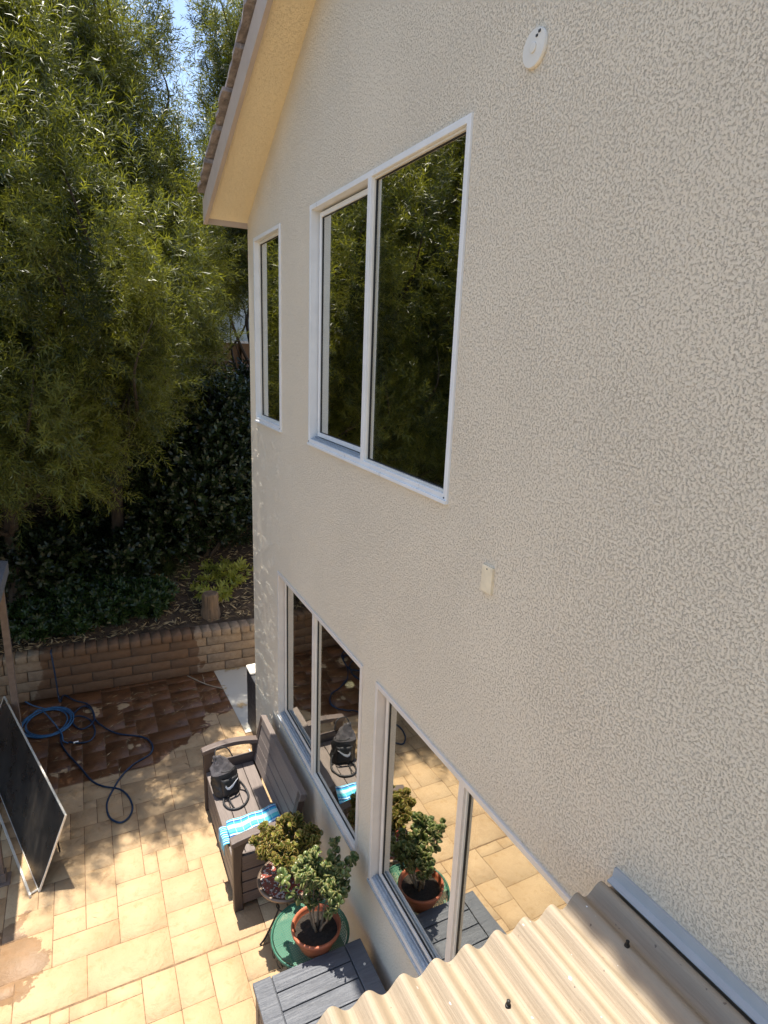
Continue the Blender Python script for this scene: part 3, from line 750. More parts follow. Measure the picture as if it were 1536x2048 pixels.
# ================================================================== backpack
def bag():
    t = empty('backpack', (.945, 4.84, .4405), 'black drawstring backpack with grey top slumped on the bench seat', 'backpack')
    t.rotation_euler = (math.radians(0), 0, math.radians(14))
    nu, nv = 36, 30; V = []; F = []
    for j in range(nv + 1):
        v = j / nv; z = .35 * v
        wx = .125 * (1 - .35 * v ** 2.2); wy = .085 * (1 - .55 * v ** 1.8)
        if v < .12: k = math.sqrt(max(0, 1 - (1 - v / .12) ** 2)); wx *= .80 + .2 * k; wy *= .78 + .22 * k
        if v > .6: q = (v - .6) / .4; wx *= 1 - .62 * q ** 1.3; wy *= 1 - .75 * q
        for i in range(nu):
            a = 2 * math.pi * i / nu; ca, sa = math.cos(a), math.sin(a)
            x = math.copysign(abs(ca) ** .75, ca) * wx - .05 * v ** 2; y = math.copysign(abs(sa) ** .8, sa) * wy + .09 * v ** 1.3
            n = mnoise.noise(Vector((x * 16, y * 16, z * 12))) * .022 + mnoise.noise(Vector((x * 40, y * 40, z * 26))) * .010
            n *= min(1, v * 6) * (1 + 2.2 * max(0, v - .55))
            n += .030 * max(0, v - .55) * math.sin(a * 9 + v * 6)
            V.append((x * (1 + n * 7), y * (1 + n * 6), z + n * .5 * (v > .1)))
    mi = []
    for j in range(nv):
        for i in range(nu):
            k = (i + 1) % nu; F.append((j * nu + i, j * nu + k, (j + 1) * nu + k, (j + 1) * nu + i))
    F1 = [f for q, f in enumerate(F) if q // nu < nv * .60]; F2 = [f for q, f in enumerate(F) if q // nu >= nv * .60]
    def part(name, F, mat):
        used = sorted({i for f in F for i in f}); mp = {a: b for b, a in enumerate(used)}
        m = MB(); m.add([V[i] for i in used], [tuple(mp[i] for i in f) for f in F]); return m
    m = part('body', F1, 0); m.add([V[i] for i in range(nu)], [tuple(range(nu - 1, -1, -1))]); m.build('body', M_black, t, smooth=True)
    m = part('top', F2, 0); m.add([V[nv * nu + i] for i in range(nu)], [tuple(range(nu))]); m.build('gathered_top', M_greyc, t, smooth=True)
    # front pocket with white tick mark
    m = MB(); A = []
    for j in range(9):
        for i in range(11):
            u, v = i / 10, j / 8; e = min(1, 6 * min(u, 1 - u, v + .1, 1 - v + .1))
            A.append((-.085 + .17 * u, -.082 - .024 * math.sqrt(max(e, 0)) + .030 * v + .003 * mnoise.noise(Vector((u * 5, v * 5, 0))), .04 + .15 * v))
    m.add(A, [(j * 11 + i, j * 11 + i + 1, (j + 1) * 11 + i + 1, (j + 1) * 11 + i) for j in range(8) for i in range(10)])
    pk = m.build('front_pocket', M_black, t, smooth=True); md = pk.modifiers.new('s', 'SOLIDIFY'); md.thickness = .012; md.offset = -1
    m = MB(); up = [(-.052, .150), (-.040, .124), (-.022, .118), (.012, .132), (.070, .172)]; dn = [(.014, .114), (-.022, .096), (-.046, .106), (-.058, .132)]
    m.prism([(x, z) for x, z in up + dn], -.001, .0025, 1); mk = m.build('tick_mark', M_mark, t)
    mk.location = (0, -.118, 0); mk.rotation_euler = (math.radians(-11.5), 0, 0); mk.location.z = -.0
    # straps and cord
    def strap(pts, r=.009, name='strap'):
        m = MB(); P = smooth_path(pts, 7); m.tube(P, r, 8); return m.build(name, M_black, t, smooth=True)
    strap([(-.07, -.075, .03), (-.10, -.14, .012), (-.09, -.22, .010), (-.03, -.265, .010), (.05, -.25, .010), (.12, -.18, .010), (.135, -.09, .03), (.11, -.03, .08)], .010)
    strap([(-.03, -.085, .02), (-.045, -.16, .010), (-.05, -.235, .009)], .007)
    strap([(-.075, .07, .33), (-.05, .12, .385), (0, .13, .395), (.06, .10, .375), (.085, .05, .31)], .006, 'cord')
    strap([(-.06, -.02, .25), (0, -.055, .255), (.07, -.02, .25)], .006, 'cord')
bag()

# ================================================================== grey deck box
def box():
    X0, X1, Y0, Y1 = .69, 1.43, 2.20, 2.93
    t = empty('deck_box', (1.06, 2.56, 0), 'grey resin storage box with plank lid below the corrugated canopy edge', 'storage box')
    L = lambda m, name, mat, bevel=.006: (setattr(m, 'v', [(x - 1.06, y - 2.56, z) for x, y, z in m.v]), m.build(name, mat, t, bevel=bevel))[1]
    m = MB(); m.box((X0 + .03, Y0 + .03, .03), (X1 - .03, Y1 - .03, .51)); L(m, 'body', M_boxbody)
    m = MB()
    for k in range(4): m.box((X0 + .018, Y0 + .08, .05 + k * .113), (X0 + .031, Y1 - .08, .05 + k * .113 + .103))
    L(m, 'side_panel', M_boxbody, .003)
    for cx in (X0 + .012, X1 - .072):
        for cy in (Y0 + .012, Y1 - .072):
            m = MB(); m.box((cx, cy, 0), (cx + .06, cy + .06, .512)); L(m, 'corner_post', M_boxbody)
    m = MB(); m.box((X0, Y0, .511), (X0 + .115, Y1, .55)); m.box((X1 - .115, Y0, .511), (X1, Y1, .55)); m.box((X0 + .117, Y0 + .003, .511), (X1 - .117, Y1 - .003, .536))
    lid = L(m, 'lid', M_lid, .004)
    m = MB(); n = 6; w = (Y1 - Y0) / n
    for k in range(n): m.box((X0 + .121, Y0 + k * w + .004, .5365), (X1 - .121, Y0 + (k + 1) * w - .004, .549))
    m.v = [(x - 1.06, y - 2.56, z) for x, y, z in m.v]; m.build('plank', M_lid, lid, bevel=.003).name = 'lid_planks'
    m = MB(); m.lathe([(.008, 0), (.008, .004)], (X1 - .05 - 1.06, 2.75 - 2.56, .5495), n=12); m.build('screw', M_alu, lid)
box()

# ================================================================== tables and pots
def ringpts(c, r, n=40): return [(c[0] + r * math.cos(2 * math.pi * i / n), c[1] + r * math.sin(2 * math.pi * i / n), c[2]) for i in range(n)]
def table_green():
    t = empty('round_table', (1.15, 3.15, 0), 'green metal mesh round side table carrying the terracotta pot', 'side table')
    z = .50; R = .265
    m = MB(); m.lathe([(R - .012, z - .002), (R - .012, z)], n=48); m.build('mesh_top', M_gmesh, t)
    m = MB(); m.tube(ringpts((0, 0, z - .006), R), .009, 8, closed=True); m.tube(ringpts((0, 0, z - .03), R - .004), .005, 6, closed=True); m.build('rim', M_green, t, smooth=True)
    m = MB(); m.tube([(-.25, 0, z - .012), (.25, 0, z - .012)], .006, 6); m.tube([(0, -.25, z - .012), (0, .25, z - .012)], .006, 6); m.build('crossbar', M_green, t, smooth=True)
    for k in range(3):
        a = k * 2.094 + .6; c, s = math.cos(a), math.sin(a)
        m = MB(); m.tube(smooth_path([(c * .2, s * .2, z - .02), (c * .15, s * .15, .33), (c * .13, s * .13, .2), (c * .22, s * .22, .05), (c * .25, s * .25, .008)], 5), .008, 8); m.build('leg', M_green, t, smooth=True)
    # scrolled skirt
    for k in range(18):
        a = k * 2 * math.pi / 18; c0 = (math.cos(a) * (R - .002), math.sin(a) * (R - .002))
        if k == 0: m = MB()
        P = [(c0[0] - math.sin(a) * .03 * math.cos(q), c0[1] + math.cos(a) * .03 * math.cos(q), z - .06 + .03 * math.sin(q)) for q in [i * 6.283 / 14 for i in range(14)]]
        m.tube(P, .003, 5, closed=True)
    m.build('scroll_skirt', M_iron, t, smooth=True)
def table_mosaic():
    t = empty('round_table', (1.13, 3.64, 0), 'small black iron side table with mosaic top beside the bench end', 'side table')
    z = .52; R = .215
    m = MB(); m.lathe([(R - .02, z - .014), (R - .02, z)], n=48); m.build('mosaic_top', M_mosaic, t)
    m = MB(); m.lathe([(R - .024, z - .02), (R, z - .02), (R + .004, z - .006), (R - .004, z + .004), (R - .024, z + .002), (R - .024, z - .02)], n=48, caps=False); m.build('rim', M_mosaicrim, t, smooth=True)
    for k in range(3):
        a = k * 2.094 + 3.3; c, s = math.cos(a), math.sin(a)
        m = MB(); m.tube(smooth_path([(c * .18, s * .18, z - .02), (c * .08, s * .08, .32), (c * .07, s * .07, .24), (c * .17, s * .17, .06), (c * .22, s * .22, .008)], 6), .007, 8); m.build('leg', M_iron, t, smooth=True)
    m = MB(); m.tube(ringpts((0, 0, .27), .075, 24), .005, 6, closed=True); m.build('brace_ring', M_iron, t, smooth=True)
table_green(); table_mosaic()
def pot(loc, R, h, mat, label, wall=.012, rimh=.03):
    t = empty('plant_pot', loc, label, 'plant pot')
    m = MB(); m.lathe([(0, 0), (R * .62, 0), (R * .66, .01), (R * .93, h - rimh), (R, h - rimh + .003), (R + .004, h - .006), (R, h), (R - wall, h), (R - wall - .004, h - .02), (R * .78, h * .45), (0, h * .45)], n=48, caps=False)
    m.build('shell', mat, t, smooth=True)
    m = MB(); m.lathe([(R * .865, h * .74), (R * .5, h * .77), (0, h * .78)], n=32, caps=False); m.build('soil', M_potsoil, t, smooth=True)
    return t
pot((1.155, 3.05, .501), .165, .165, M_terra, 'wide orange terracotta pot on the green mesh table')
pot((1.135, 3.66, .526), .095, .15, M_gpot, 'small dark green pot on the mosaic table')

def obovate(n_side=6, flat=.28, seed=0):
    """fleshy leaf along +Z length 1"""
    prof = [(0., .10), (.25, .22), (.55, .46), (.8, .50), (.95, .30), (1., .04)]
    V = []; F = []; tip = []
    for z, r in prof:
        for i in range(n_side):
            a = 2 * math.pi * i / n_side; V.append((r * .9 * math.cos(a), r * flat * math.sin(a) + .12 * z * z, z)); tip.append(max(0, (z - .85) * 5))
    for j in range(len(prof) - 1):
        for i in range(n_side):
            k = (i + 1) % n_side; F.append((j * n_side + i, j * n_side + k, (j + 1) * n_side + k, (j + 1) * n_side + i))
    return np.array(V), np.array(F), np.array(tip)
def succulent(name, loc, H_, spread, nb, mat, label, leaf=.035, seed=1, flat=.28, lean=(0, 0), dens=9, upright=.7):
    t = empty(name, loc, label, 'potted plant'); rr = random.Random(seed); m = MB(); P = []; A = []
    def grow(p, d, L, r, lvl):
        pts = [p]; q = p.copy(); dd = d.copy()
        for s in range(4):
            dd = (dd + Vector((rr.uniform(-.22, .22), rr.uniform(-.22, .22), rr.uniform(-.05, .18)))).normalized(); q = q + dd * L / 4; pts.append(q.copy())
            if lvl >= 1:
                for _ in range(2):
                    a = (dd * .5 + Vector((rr.uniform(-1, 1), rr.uniform(-1, 1), rr.uniform(-.2, 1)))).normalized(); P.append(q + a * .004); A.append(a)
        m.tube(pts, [r * (1 - .12 * i) for i in range(5)], 6)
        if lvl >= 3 or L < .05:
            for _ in range(dens):
                a = (dd * .9 + Vector((rr.uniform(-1, 1), rr.uniform(-1, 1), rr.uniform(-.5, .9)))).normalized(); P.append(q + a * .003); A.append(a)
            return
        for _ in range(rr.choice((2, 2, 3))):
            nd = (dd * .9 + Vector((rr.uniform(-1, 1), rr.uniform(-1, 1), rr.uniform(-.1, .7))) * .75).normalized()
            grow(q, nd, L * rr.uniform(.72, .98), r * .68, lvl + 1)
    for k in range(nb):
        a = k * 6.283 / nb + rr.uniform(-.4, .4)
        d = Vector((math.cos(a) * spread + lean[0], math.sin(a) * spread + lean[1], upright)).normalized()
        grow(Vector((math.cos(a) * .025, math.sin(a) * .025, 0)), d, H_ * .31, .011, 0)
    m.build('stem', M_stem, t, smooth=True)
    V, F, tp = obovate(flat=flat); P = np.array(P); A = np.array(A); n = len(P)
    sc = np.array([leaf * rr.uniform(.7, 1.25) for _ in range(n)])
    fo = scatter('foliage', P, A, sc, V, F, mat, t, tipT=tp * 1.0); fo.data.polygons.foreach_set('use_smooth', np.ones(len(fo.data.polygons), bool))
    return t
succulent('jade_plant', (1.165, 3.05, .625), .50, .24, 5, M_jade, 'tall jade plant with round green leaves in the terracotta pot', .046, 5, lean=(-.02, .06), dens=4, upright=1.)
succulent('succulent_plant', (1.135, 3.66, .635), .27, .95, 9, M_cactus, 'bushy yellow green succulent with reddish leaf tips in the green pot', .046, 12, flat=.10, dens=8, upright=.5)

# ================================================================== gazebo, panels, bag at the left
def gazebo():
    t = empty('gazebo', (-.88, 5.9, 0), 'grey canopied gazebo with brown posts at the left edge of the patio', 'gazebo')
    for (x, y) in ((-.875, 6.93), (-.90, 5.06), (-3.6, 6.93), (-3.6, 5.06)):
        m = MB(); m.box((x - .032 + .88, y - .032 - 5.9, 0), (x + .032 + .88, y + .032 - 5.9, 2.12)); ps = m.build('post', M_post, t, bevel=.004)
        m = MB(); m.box((x - .07 + .88, y - .07 - 5.9, 0), (x + .07 + .88, y + .07 - 5.9, .012)); m.box((x - .042 + .88, y - .042 - 5.9, .012), (x + .042 + .88, y + .042 - 5.9, .09)); m.build('foot_plate', M_post, ps, bevel=.003)
    m = MB(); z = 2.12; xa, xb, ya, yb = -3.65, -.84, 5.02, 6.97
    for a, b in (((xa, ya), (xb, ya)), ((xb, ya), (xb, yb)), ((xb, yb), (xa, yb)), ((xa, yb), (xa, ya))):
        m.tube([(a[0] + .88, a[1] - 5.9, z + .02), (b[0] + .88, b[1] - 5.9, z + .02)], .02, 8)
    m.build('beam', M_post, t)
    m = MB(); xa, xb, ya, yb = -3.75, -.79, 4.92, 7.02; cx, cy = (xa + xb) / 2, (ya + yb) / 2; zc = 2.18
    q = [(xa, ya), (xb, ya), (xb, yb), (xa, yb)]
    vs = [(x + .88, y - 5.9, zc - .12) for x, y in q] + [(x + .88, y - 5.9, zc) for x, y in q] + [(cx + .88, cy - 5.9, 2.85)]
    m.add(vs, [(0, 1, 5, 4), (1, 2, 6, 5), (2, 3, 7, 6), (3, 0, 4, 7), (4, 5, 8), (5, 6, 8), (6, 7, 8), (7, 4, 8)])
    o = m.build('canopy', M_canvas, t); md = o.modifiers.new('s', 'SOLIDIFY'); md.thickness = .006
gazebo()
def panels():
    D = Vector((-.27, .96, 0)).normalized(); Wv = Vector((.37, .104, .92)).normalized(); Nn = D.cross(Wv).normalized()
    B = Vector((-.61, 4.81, .0)); Ls = 2.3; Hh = .665
    def make(off, label, back=0, H=Hh, side=0):
        o = B + Nn * off + D * side
        Mx = Matrix(((D.x, Wv.x, Nn.x, 0), (D.y, Wv.y, Nn.y, 0), (D.z, Wv.z, Nn.z, 0), (0, 0, 0, 1)))
        t = empty('leaning_panel', tuple(o), label, 'panel')
        e = .011; th = .016
        m = MB(); m.box((e, e, -.006), (Ls - e, H - e, .006), M=Mx); m.build('face', M_dark, t)
        m = MB()
        for a, b in (((0, 0), (Ls, e)), ((0, H - e), (Ls, H)), ((0, e), (e, H - e)), ((Ls - e, e), (Ls, H - e))):
            m.box((a[0], a[1], -th / 2), (b[0], b[1], th / 2), M=Mx)
        m.build('trim', M_alu, t, bevel=.002)
    make(.0, 'long dark glossy panel with pale metal trim leaning at the left edge of the patio')
    # rack that carries them, resting under the panels
    t = empty('panel_rack', (-.5, 5.4, 0), 'low frame with a pale ground rail propping up the leaning dark panel', 'rack')
    q0 = B + Vector((-.062, -.03, 0)) - Vector((-.5, 5.4, 0)); q1 = q0 + D * 2.3; sd = Vector((.96, .27, 0)) * .008
    m = MB(); m.add([q0 - sd, q0 + sd, q1 + sd, q1 - sd] + [p + Vector((0, 0, .03)) for p in (q0 - sd, q0 + sd, q1 + sd, q1 - sd)], [(0, 1, 2, 3), (4, 5, 6, 7), (0, 1, 5, 4), (1, 2, 6, 5), (2, 3, 7, 6), (3, 0, 4, 7)]); m.build('ground_rail', M_alu, t)
    m = MB(); m.tube([tuple(q0 + Vector((0, .03, .012))), tuple(q0 + Vector((.062, .06, .012)))], .008, 6); m.build('bracket', M_alu, t)
    for s in (.35, 1.55):
        p = B + D * s; q = p + Wv * .5 + Nn * .024; O = Vector((-.5, 5.4, 0))
        m = MB(); m.tube([tuple(p + Nn * .02 - O + Vector((0, 0, .012))), tuple(q - O)], .007, 6); m.build('rail', M_iron, t)
        m = MB(); m.tube([tuple(q - O), (q.x + .5 + .03, q.y - 5.4, .007)], .007, 6); m.build('leg', M_iron, t)
panels()
def redbag():
    m = MB(); nu, nv = 20, 14; V = []
    for j in range(nv + 1):
        v = j / nv; r = .17 * math.sin(math.pi * min(1, .12 + .88 * v) ** .8) if j < nv else .01
        for i in range(nu):
            a = 2 * math.pi * i / nu; n = 1 + .35 * mnoise.noise(Vector((math.cos(a) * 2, math.sin(a) * 2, v * 5)))
            V.append((r * n * math.cos(a), r * n * .8 * math.sin(a), .48 * v))
    m.add(V, [(j * nu + i, j * nu + (i + 1) % nu, (j + 1) * nu + (i + 1) % nu, (j + 1) * nu + i) for j in range(nv) for i in range(nu)] + [tuple(range(nu - 1, -1, -1))])
    o = m.build('red_bag', M_red, smooth=True, loc=(-1.17, 7.35, 0)); tag(o, 'crumpled red cloth bag on the ground behind the gazebo post', 'bag')
redbag()

# ================================================================== hoses (lying on the patio)
R3 = np.array(Rw)
def onground(px, py, z=.008):
    r = R3 @ np.array([px - 768., py - 1024., 1211.04]); t = (z - 4.4) / r[2]; return (r[0] * t, r[1] * t, z)
def hoses():
    pts = [(118, 1345), (119, 1372), (128, 1390), (150, 1401), (175, 1408), (187, 1424), (188, 1440), (178, 1452), (160, 1458), (146, 1445), (150, 1425), (168, 1412), (184, 1420), (190, 1438),
           (205, 1452), (235, 1467), (285, 1474), (304, 1489), (300, 1508), (268, 1528), (245, 1550), (229, 1574), (214, 1606), (219, 1634), (240, 1645), (258, 1634), (265, 1614), (256, 1592), (238, 1578), (205, 1572), (182, 1560), (160, 1534), (134, 1506), (122, 1484), (124, 1462), (138, 1440), (158, 1432), (180, 1440), (190, 1462), (182, 1480), (160, 1486), (138, 1484)]
    g = [onground(*p, z=.012 + (.010 if i in (12, 28, 36) else 0)) for i, p in enumerate(pts)]
    yw = g[0][1] + .0; fx = g[0][0]
    wall = [(fx - .02, 7.99, .655), (fx - .02, 7.905, .655), (fx - .015, 7.885, .60), (fx, 7.88, .35), (fx + .01, 7.87, .08)]
    P = smooth_path(wall + [(fx + .03, 7.80, .016)] + g[2:], 8)
    m = MB(); m.tube(P, .0092, 8); o = m.build('garden_hose', M_hosed, smooth=True)
    tag(o, 'long dark blue garden hose looping over the patio from the planter wall', 'hose')
    # coil of lighter blue hose
    t = empty('hose_coil', onground(92, 1450, 0), 'bright blue hose coiled in flat loops near the gazebo post', 'hose'); c = t.location
    cx, cy, _ = onground(95, 1446); P = []
    st = [onground(38, 1395), onground(60, 1409), onground(86, 1417)]
    P += [(x, y, .012) for x, y, z in st]
    a0 = math.radians(80)
    for i in range(5 * 14):
        a = a0 - i * 2 * math.pi / 14; k = i / 14; r = .23 + .022 * math.sin(k * 2.1) + .022 * k * .3
        P.append((cx + r * 1.0 * math.cos(a) + .012 * math.sin(k * 5), cy + r * 1.18 * math.sin(a) + .02 * math.cos(k * 3.7), .010 + .0035 * k + .004 * math.sin(i * .9)))
    P += [(*onground(121, 1466)[:2], .03), (*onground(126, 1482)[:2], .016), (*onground(136, 1487)[:2], .014)]
    P = smooth_path(P, 4); m = MB(); m.tube([(x - c.x, y - c.y, z) for x, y, z in P], .0075, 7); m.build('tube', M_hoseb, t, smooth=True)
    e = onground(153, 1484, .016); m = MB(); m.tube([(e[0] - c.x - .03, e[1] - c.y, .016), (e[0] - c.x + .02, e[1] - c.y, .016)], .012, 10); m.build('fitting', M_brass, t)
hoses()
# fallen branch
m = MB(); a = onground(375, 1352); b = onground(410, 1368); c = onground(447, 1378)
m.tube(smooth_path([(a[0], a[1], .012), (b[0], b[1], .012), (c[0], c[1], .01)], 5), .007, 6)
d_ = onground(400, 1358); m.tube([(b[0], b[1], .012), (d_[0] + .05, d_[1] + .1, .012)], .004, 5)
tag(m.build('fallen_branch', simple('dry_branch', (.36, .28, .19), .9, .2)), 'thin dry branch lying on the wet patio near the planter wall', 'branch')

# cabinet and pale conduit at the house corner
t = empty('utility_cabinet', (1.755, 6.27, .004), 'dark cabinet with a white lid just round the house corner', 'cabinet')
m = MB(); m.box((-.222, -.30, 0), (.2, .20, .74)); m.build('body', M_cab, t, bevel=.01)
m = MB(); m.box((-.228, .0, .74), (.22, .22, .775)); m.build('lid', M_white2, t, bevel=.02)
m = MB(); m.prism([(1.40, 0), (1.475, 0), (1.475, .055), (1.462, .055), (1.462, .012), (1.413, .012), (1.413, .055), (1.40, .055)], 5.52, 5.90, 1)
tag(m.build('drain_channel', simple('galvanised', (.50, .52, .52), .4, .15, 12, metal=.5)), 'short pale metal channel on the ground between bench and house corner', 'channel')

# ================================================================== hillside planting
def hz(x, y): return hill_z(x, y)
# dry leaves
def litter():
    T, Fq = leaf_template(1, 0, 1., .17, 1.35, .5, 2)
    n = 15000; x = rng.uniform(-4, 4.5, n); y = 8.12 + 4.6 * rng.random(n) ** 1.2
    z = np.array([hz(a, b) for a, b in zip(x, y)]) + .012 + rng.uniform(0, .03, n)
    A = np.stack([rng.normal(0, 1, n), rng.normal(0, 1, n), rng.normal(0.05, .22, n)], 1)
    T2, F2 = np.array([[-.5, 0, 0], [0, .07, .04], [0, -.07, .04], [.5, 0, -.02]]), np.array([[0, 1, 2], [1, 3, 2]])
    T2 = T2[:, [1, 2, 0]]
    tag(scatter('leaf_litter', np.stack([x, y, z], 1), A, rng.uniform(.06, .13, n), T2, F2, M_litter), 'tan dry leaves scattered over the shaded hillside', 'leaf litter', kind='stuff')
    n = 650; y = np.clip(7.75 - np.abs(rng.normal(0, 1.1, n)), 2.2, 7.85); x = rng.uniform(-1.4, 1.45, n)
    A = np.stack([rng.normal(0, 1, n), rng.normal(0, 1, n), rng.normal(0, .04, n)], 1); z = np.full(n, .006)
    T3 = T2 * np.array([.55, .5, 1.])
    tag(scatter('fallen_needles', np.stack([x, y, z], 1), A, rng.uniform(.05, .10, n), T3, F2, M_litter), 'thin dry leaves strewn over the patio stones', 'leaf litter', kind='stuff')
litter()
OV, OF = [], []
def ov_template(n, L, wd, stem, ang, seed):
    """whorl of oval leaves: 4 tris each"""
    r = np.random.default_rng(seed); V = []; F = []
    for i in range(n):
        a = i * 2.399 + r.uniform(-.2, .2); an = ang + r.uniform(-.25, .25); l = L * r.uniform(.7, 1.2); z = stem * i / n
        d = np.array([math.cos(a) * math.sin(an), math.sin(a) * math.sin(an), math.cos(an)]); w = np.array([-math.sin(a), math.cos(a), 0]); nn = np.cross(w, d)
        o = np.array([0, 0, z]); b = len(V)
        p1 = o + d * l * .35; p2 = o + d * l * .75 - nn * l * .04
        V += [o, p1 + w * wd * .42, p1 - w * wd * .42, p2 + w * wd * .42, p2 - w * wd * .42, o + d * l - nn * l * .12]
        F += [(b, b + 1, b + 2), (b + 1, b + 3, b + 2), (b + 2, b + 3, b + 4), (b + 3, b + 5, b + 4)]
    return np.array(V), np.array(F)
def shrub(name, loc, lobes, n, tmpl, mat, label, cat='shrub', stems=7, size=(.8, 1.2), upb=.5):
    """lobes: (dx,dy,z,r,rz) in local space"""
    t = empty(name, loc, label, cat); P = []; A = []
    w = np.array([l[3] ** 2 * (l[4] / l[3]) for l in lobes]); w = w / w.sum()
    for l, k in zip(lobes, (w * n).astype(int)):
        d = rng.normal(0, 1, (k, 3)); d /= np.linalg.norm(d, axis=1, keepdims=True)
        r = rng.uniform(.45, 1.05, (k, 1)) ** .6
        P.append(np.array([l[0], l[1], l[2]]) + d * r * np.array([l[3], l[3], l[4]])); A.append(d * .9 + rng.normal(0, .45, (k, 3)) + np.array([0, 0, upb]))
    P = np.concatenate(P); A = np.concatenate(A); keep = P[:, 2] > -.1 + 0 * P[:, 0]; P, A = P[keep], A[keep]
    m = MB(); rr = random.Random(len(P))
    for k in range(stems):
        l = lobes[k % len(lobes)]; e = Vector((l[0] + rr.uniform(-.2, .2), l[1] + rr.uniform(-.2, .2), l[2] + l[4] * .5)); s = Vector((rr.uniform(-.06, .06), rr.uniform(-.06, .06), -.05))
        mid = (s + e) / 2 + Vector((rr.uniform(-.12, .12), rr.uniform(-.12, .12), 0)); m.tube(smooth_path([s, mid, e], 5), [.022 * (1 - i / 14) for i in range(11)], 6)
    m.build('stem', M_bark, t, smooth=True)
    scatter('foliage', P, A, rng.uniform(*size, len(P)), tmpl[0], tmpl[1], mat, t, np.clip(rng.normal(.5, .3, len(P)), 0, 1)); return t
tb = ov_template(9, .085, .038, .16, 1.05, 3); tc = ov_template(7, .07, .024, .02, 1.0, 4)
def gz(x, y): return (x, y, hz(x, y))
shrub('broadleaf_shrub', gz(1.65, 9.5), [(0, 0, 1.2, .75, 1.1), (.5, .1, 1.7, .6, 1.0), (-.45, -.1, .9, .6, .8), (.1, .1, 2.2, .55, .8), (.8, 0, .8, .6, .7)], 2600, tb, M_broad, 'tall dark glossy broadleaf shrub growing close to the house corner', stems=10)
shrub('broadleaf_shrub', gz(.75, 10.2), [(0, 0, 1.0, .8, 1.0), (.4, .1, 1.6, .6, .8), (-.5, 0, .7, .6, .7)], 1900, tb, M_broad, 'dark rounded shrub on the hillside left of the tall glossy one', stems=8)
shrub('broadleaf_shrub', gz(.42, 9.0), [(0, 0, .35, .30, .35), (.2, .1, .5, .25, .3)], 480, tb, M_broad, 'added dark shrub deepening the shade at the foot of the middle tree, above the low bushes', stems=5)  # added to darken the slope and hide the trunk foot
shrub('broadleaf_shrub', gz(-.7, 9.1), [(0, 0, .45, .45, .45), (.4, .1, .5, .35, .4)], 800, tb, M_broad, 'added dark shrub deepening the shade at the foot of the leftmost tree', stems=5)  # made-up shrub, darkens the ground below the left tree
shrub('broadleaf_shrub', gz(2.9, 10.6), [(0, 0, 1.1, .9, 1.2), (-.5, 0, 1.6, .6, .9)], 1700, tb, M_broad, 'dark shrub in front of the wooden fence behind the house corner', stems=8)
for k, (x, y, l) in enumerate(((-.75, 8.42, 'low green bush above the planter wall beside the gazebo post'), (-.28, 8.40, 'low green bush where the hose comes over the planter wall'), (.18, 8.45, 'low green bush in the middle of the planter bed'), (.62, 8.42, 'low green bush at the right end of the planted row'))):
    shrub('low_shrub', gz(x, y), [(0, 0, .16, .30, .22), (.12, .12, .2, .26, .2), (-.12, .1, .18, .26, .2)], 620, tc, M_cover, l, stems=4, upb=.9, size=(.8, 1.25))['group'] = 'low bushes along the planter bed'
for k, (x, y, l) in enumerate(((-.35, 9.0, 'low green bush in the second row left on the slope'), (.25, 9.0, 'low green bush in the second row centre of the slope'))):
    shrub('low_shrub', gz(x, y), [(0, 0, .14, .34, .2), (.15, .12, .18, .26, .2)], 520, tc, M_cover, l, stems=4, upb=.9)['group'] = 'low bushes along the planter bed'
shrub('yellow_weed', gz(1.62, 8.75), [(0, 0, .05, .36, .12), (.32, .25, .12, .3, .16), (-.3, .3, .04, .22, .1), (.1, .5, .1, .3, .15)], 230, tc, M_weed, 'sunlit yellow green weed beside the tree stump', 'weed', stems=3, upb=.6, size=(.9, 1.5))
def grass_clump(x, y, label, n=260, L=.55):
    t = empty('grass_clump', gz(x, y), label, 'grass clump', 'strappy grass clumps on the slope'); V = []; F = []; T = []
    r = np.random.default_rng(int(abs(x * 100)) + 5)
    for i in range(n):
        a = r.uniform(0, 6.28); l = L * r.uniform(.6, 1.1); b = len(V); rad = r.uniform(0, .07); lean = r.uniform(.25, 1.); w = .006; tn = r.random()
        for s in range(5):
            q = s / 4; rr_ = rad + l * q * lean * .8; z = l * q * (1.1 - .3 * lean) - l * q * q * (.35 + .6 * lean)
            ww = w * (1 - q * .85); ca, sa = math.cos(a), math.sin(a)
            V += [(rr_ * ca - sa * ww, rr_ * sa + ca * ww, z), (rr_ * ca + sa * ww, rr_ * sa - ca * ww, z)]; T += [tn, tn]
            if s: F.append((b + 2 * s - 2, b + 2 * s - 1, b + 2 * s + 1, b + 2 * s))
    np_mesh('blade', np.array(V), np.array(F), M_grass, t, np.array(T)).name = 'grass_blades'
grass_clump(.15, 9.65, 'strappy grass clump left of centre on the hillside', 320, .75); grass_clump(1.02, 9.75, 'strappy grass clump under the dark shrubs', 300, .7); grass_clump(.98, 9.15, 'smaller strappy grass clump below the other two', 240, .55)
# stump
m = MB(); n = 22; V = []
for j, (zz, rr_) in enumerate(((-.1, .15), (.03, .135), (.12, .115), (.30, .11), (.31, .10))):
    for i in range(n):
        a = 2 * math.pi * i / n; q = rr_ * (1 + .18 * mnoise.noise(Vector((math.cos(a) * 2, math.sin(a) * 2, zz * 2)))); V.append((q * math.cos(a), q * math.sin(a), zz + (.02 * mnoise.noise(Vector((a, 1, 1))) if j > 2 else 0)))
m.add(V, [(j * n + i, j * n + (i + 1) % n, (j + 1) * n + (i + 1) % n, (j + 1) * n + i) for j in range(4) for i in range(n)] + [tuple(range(4 * n, 5 * n))])
tag(m.build('tree_stump', M_stump, loc=gz(1.46, 8.28), smooth=False), 'short weathered tree stump at the top of the planter wall', 'tree stump')

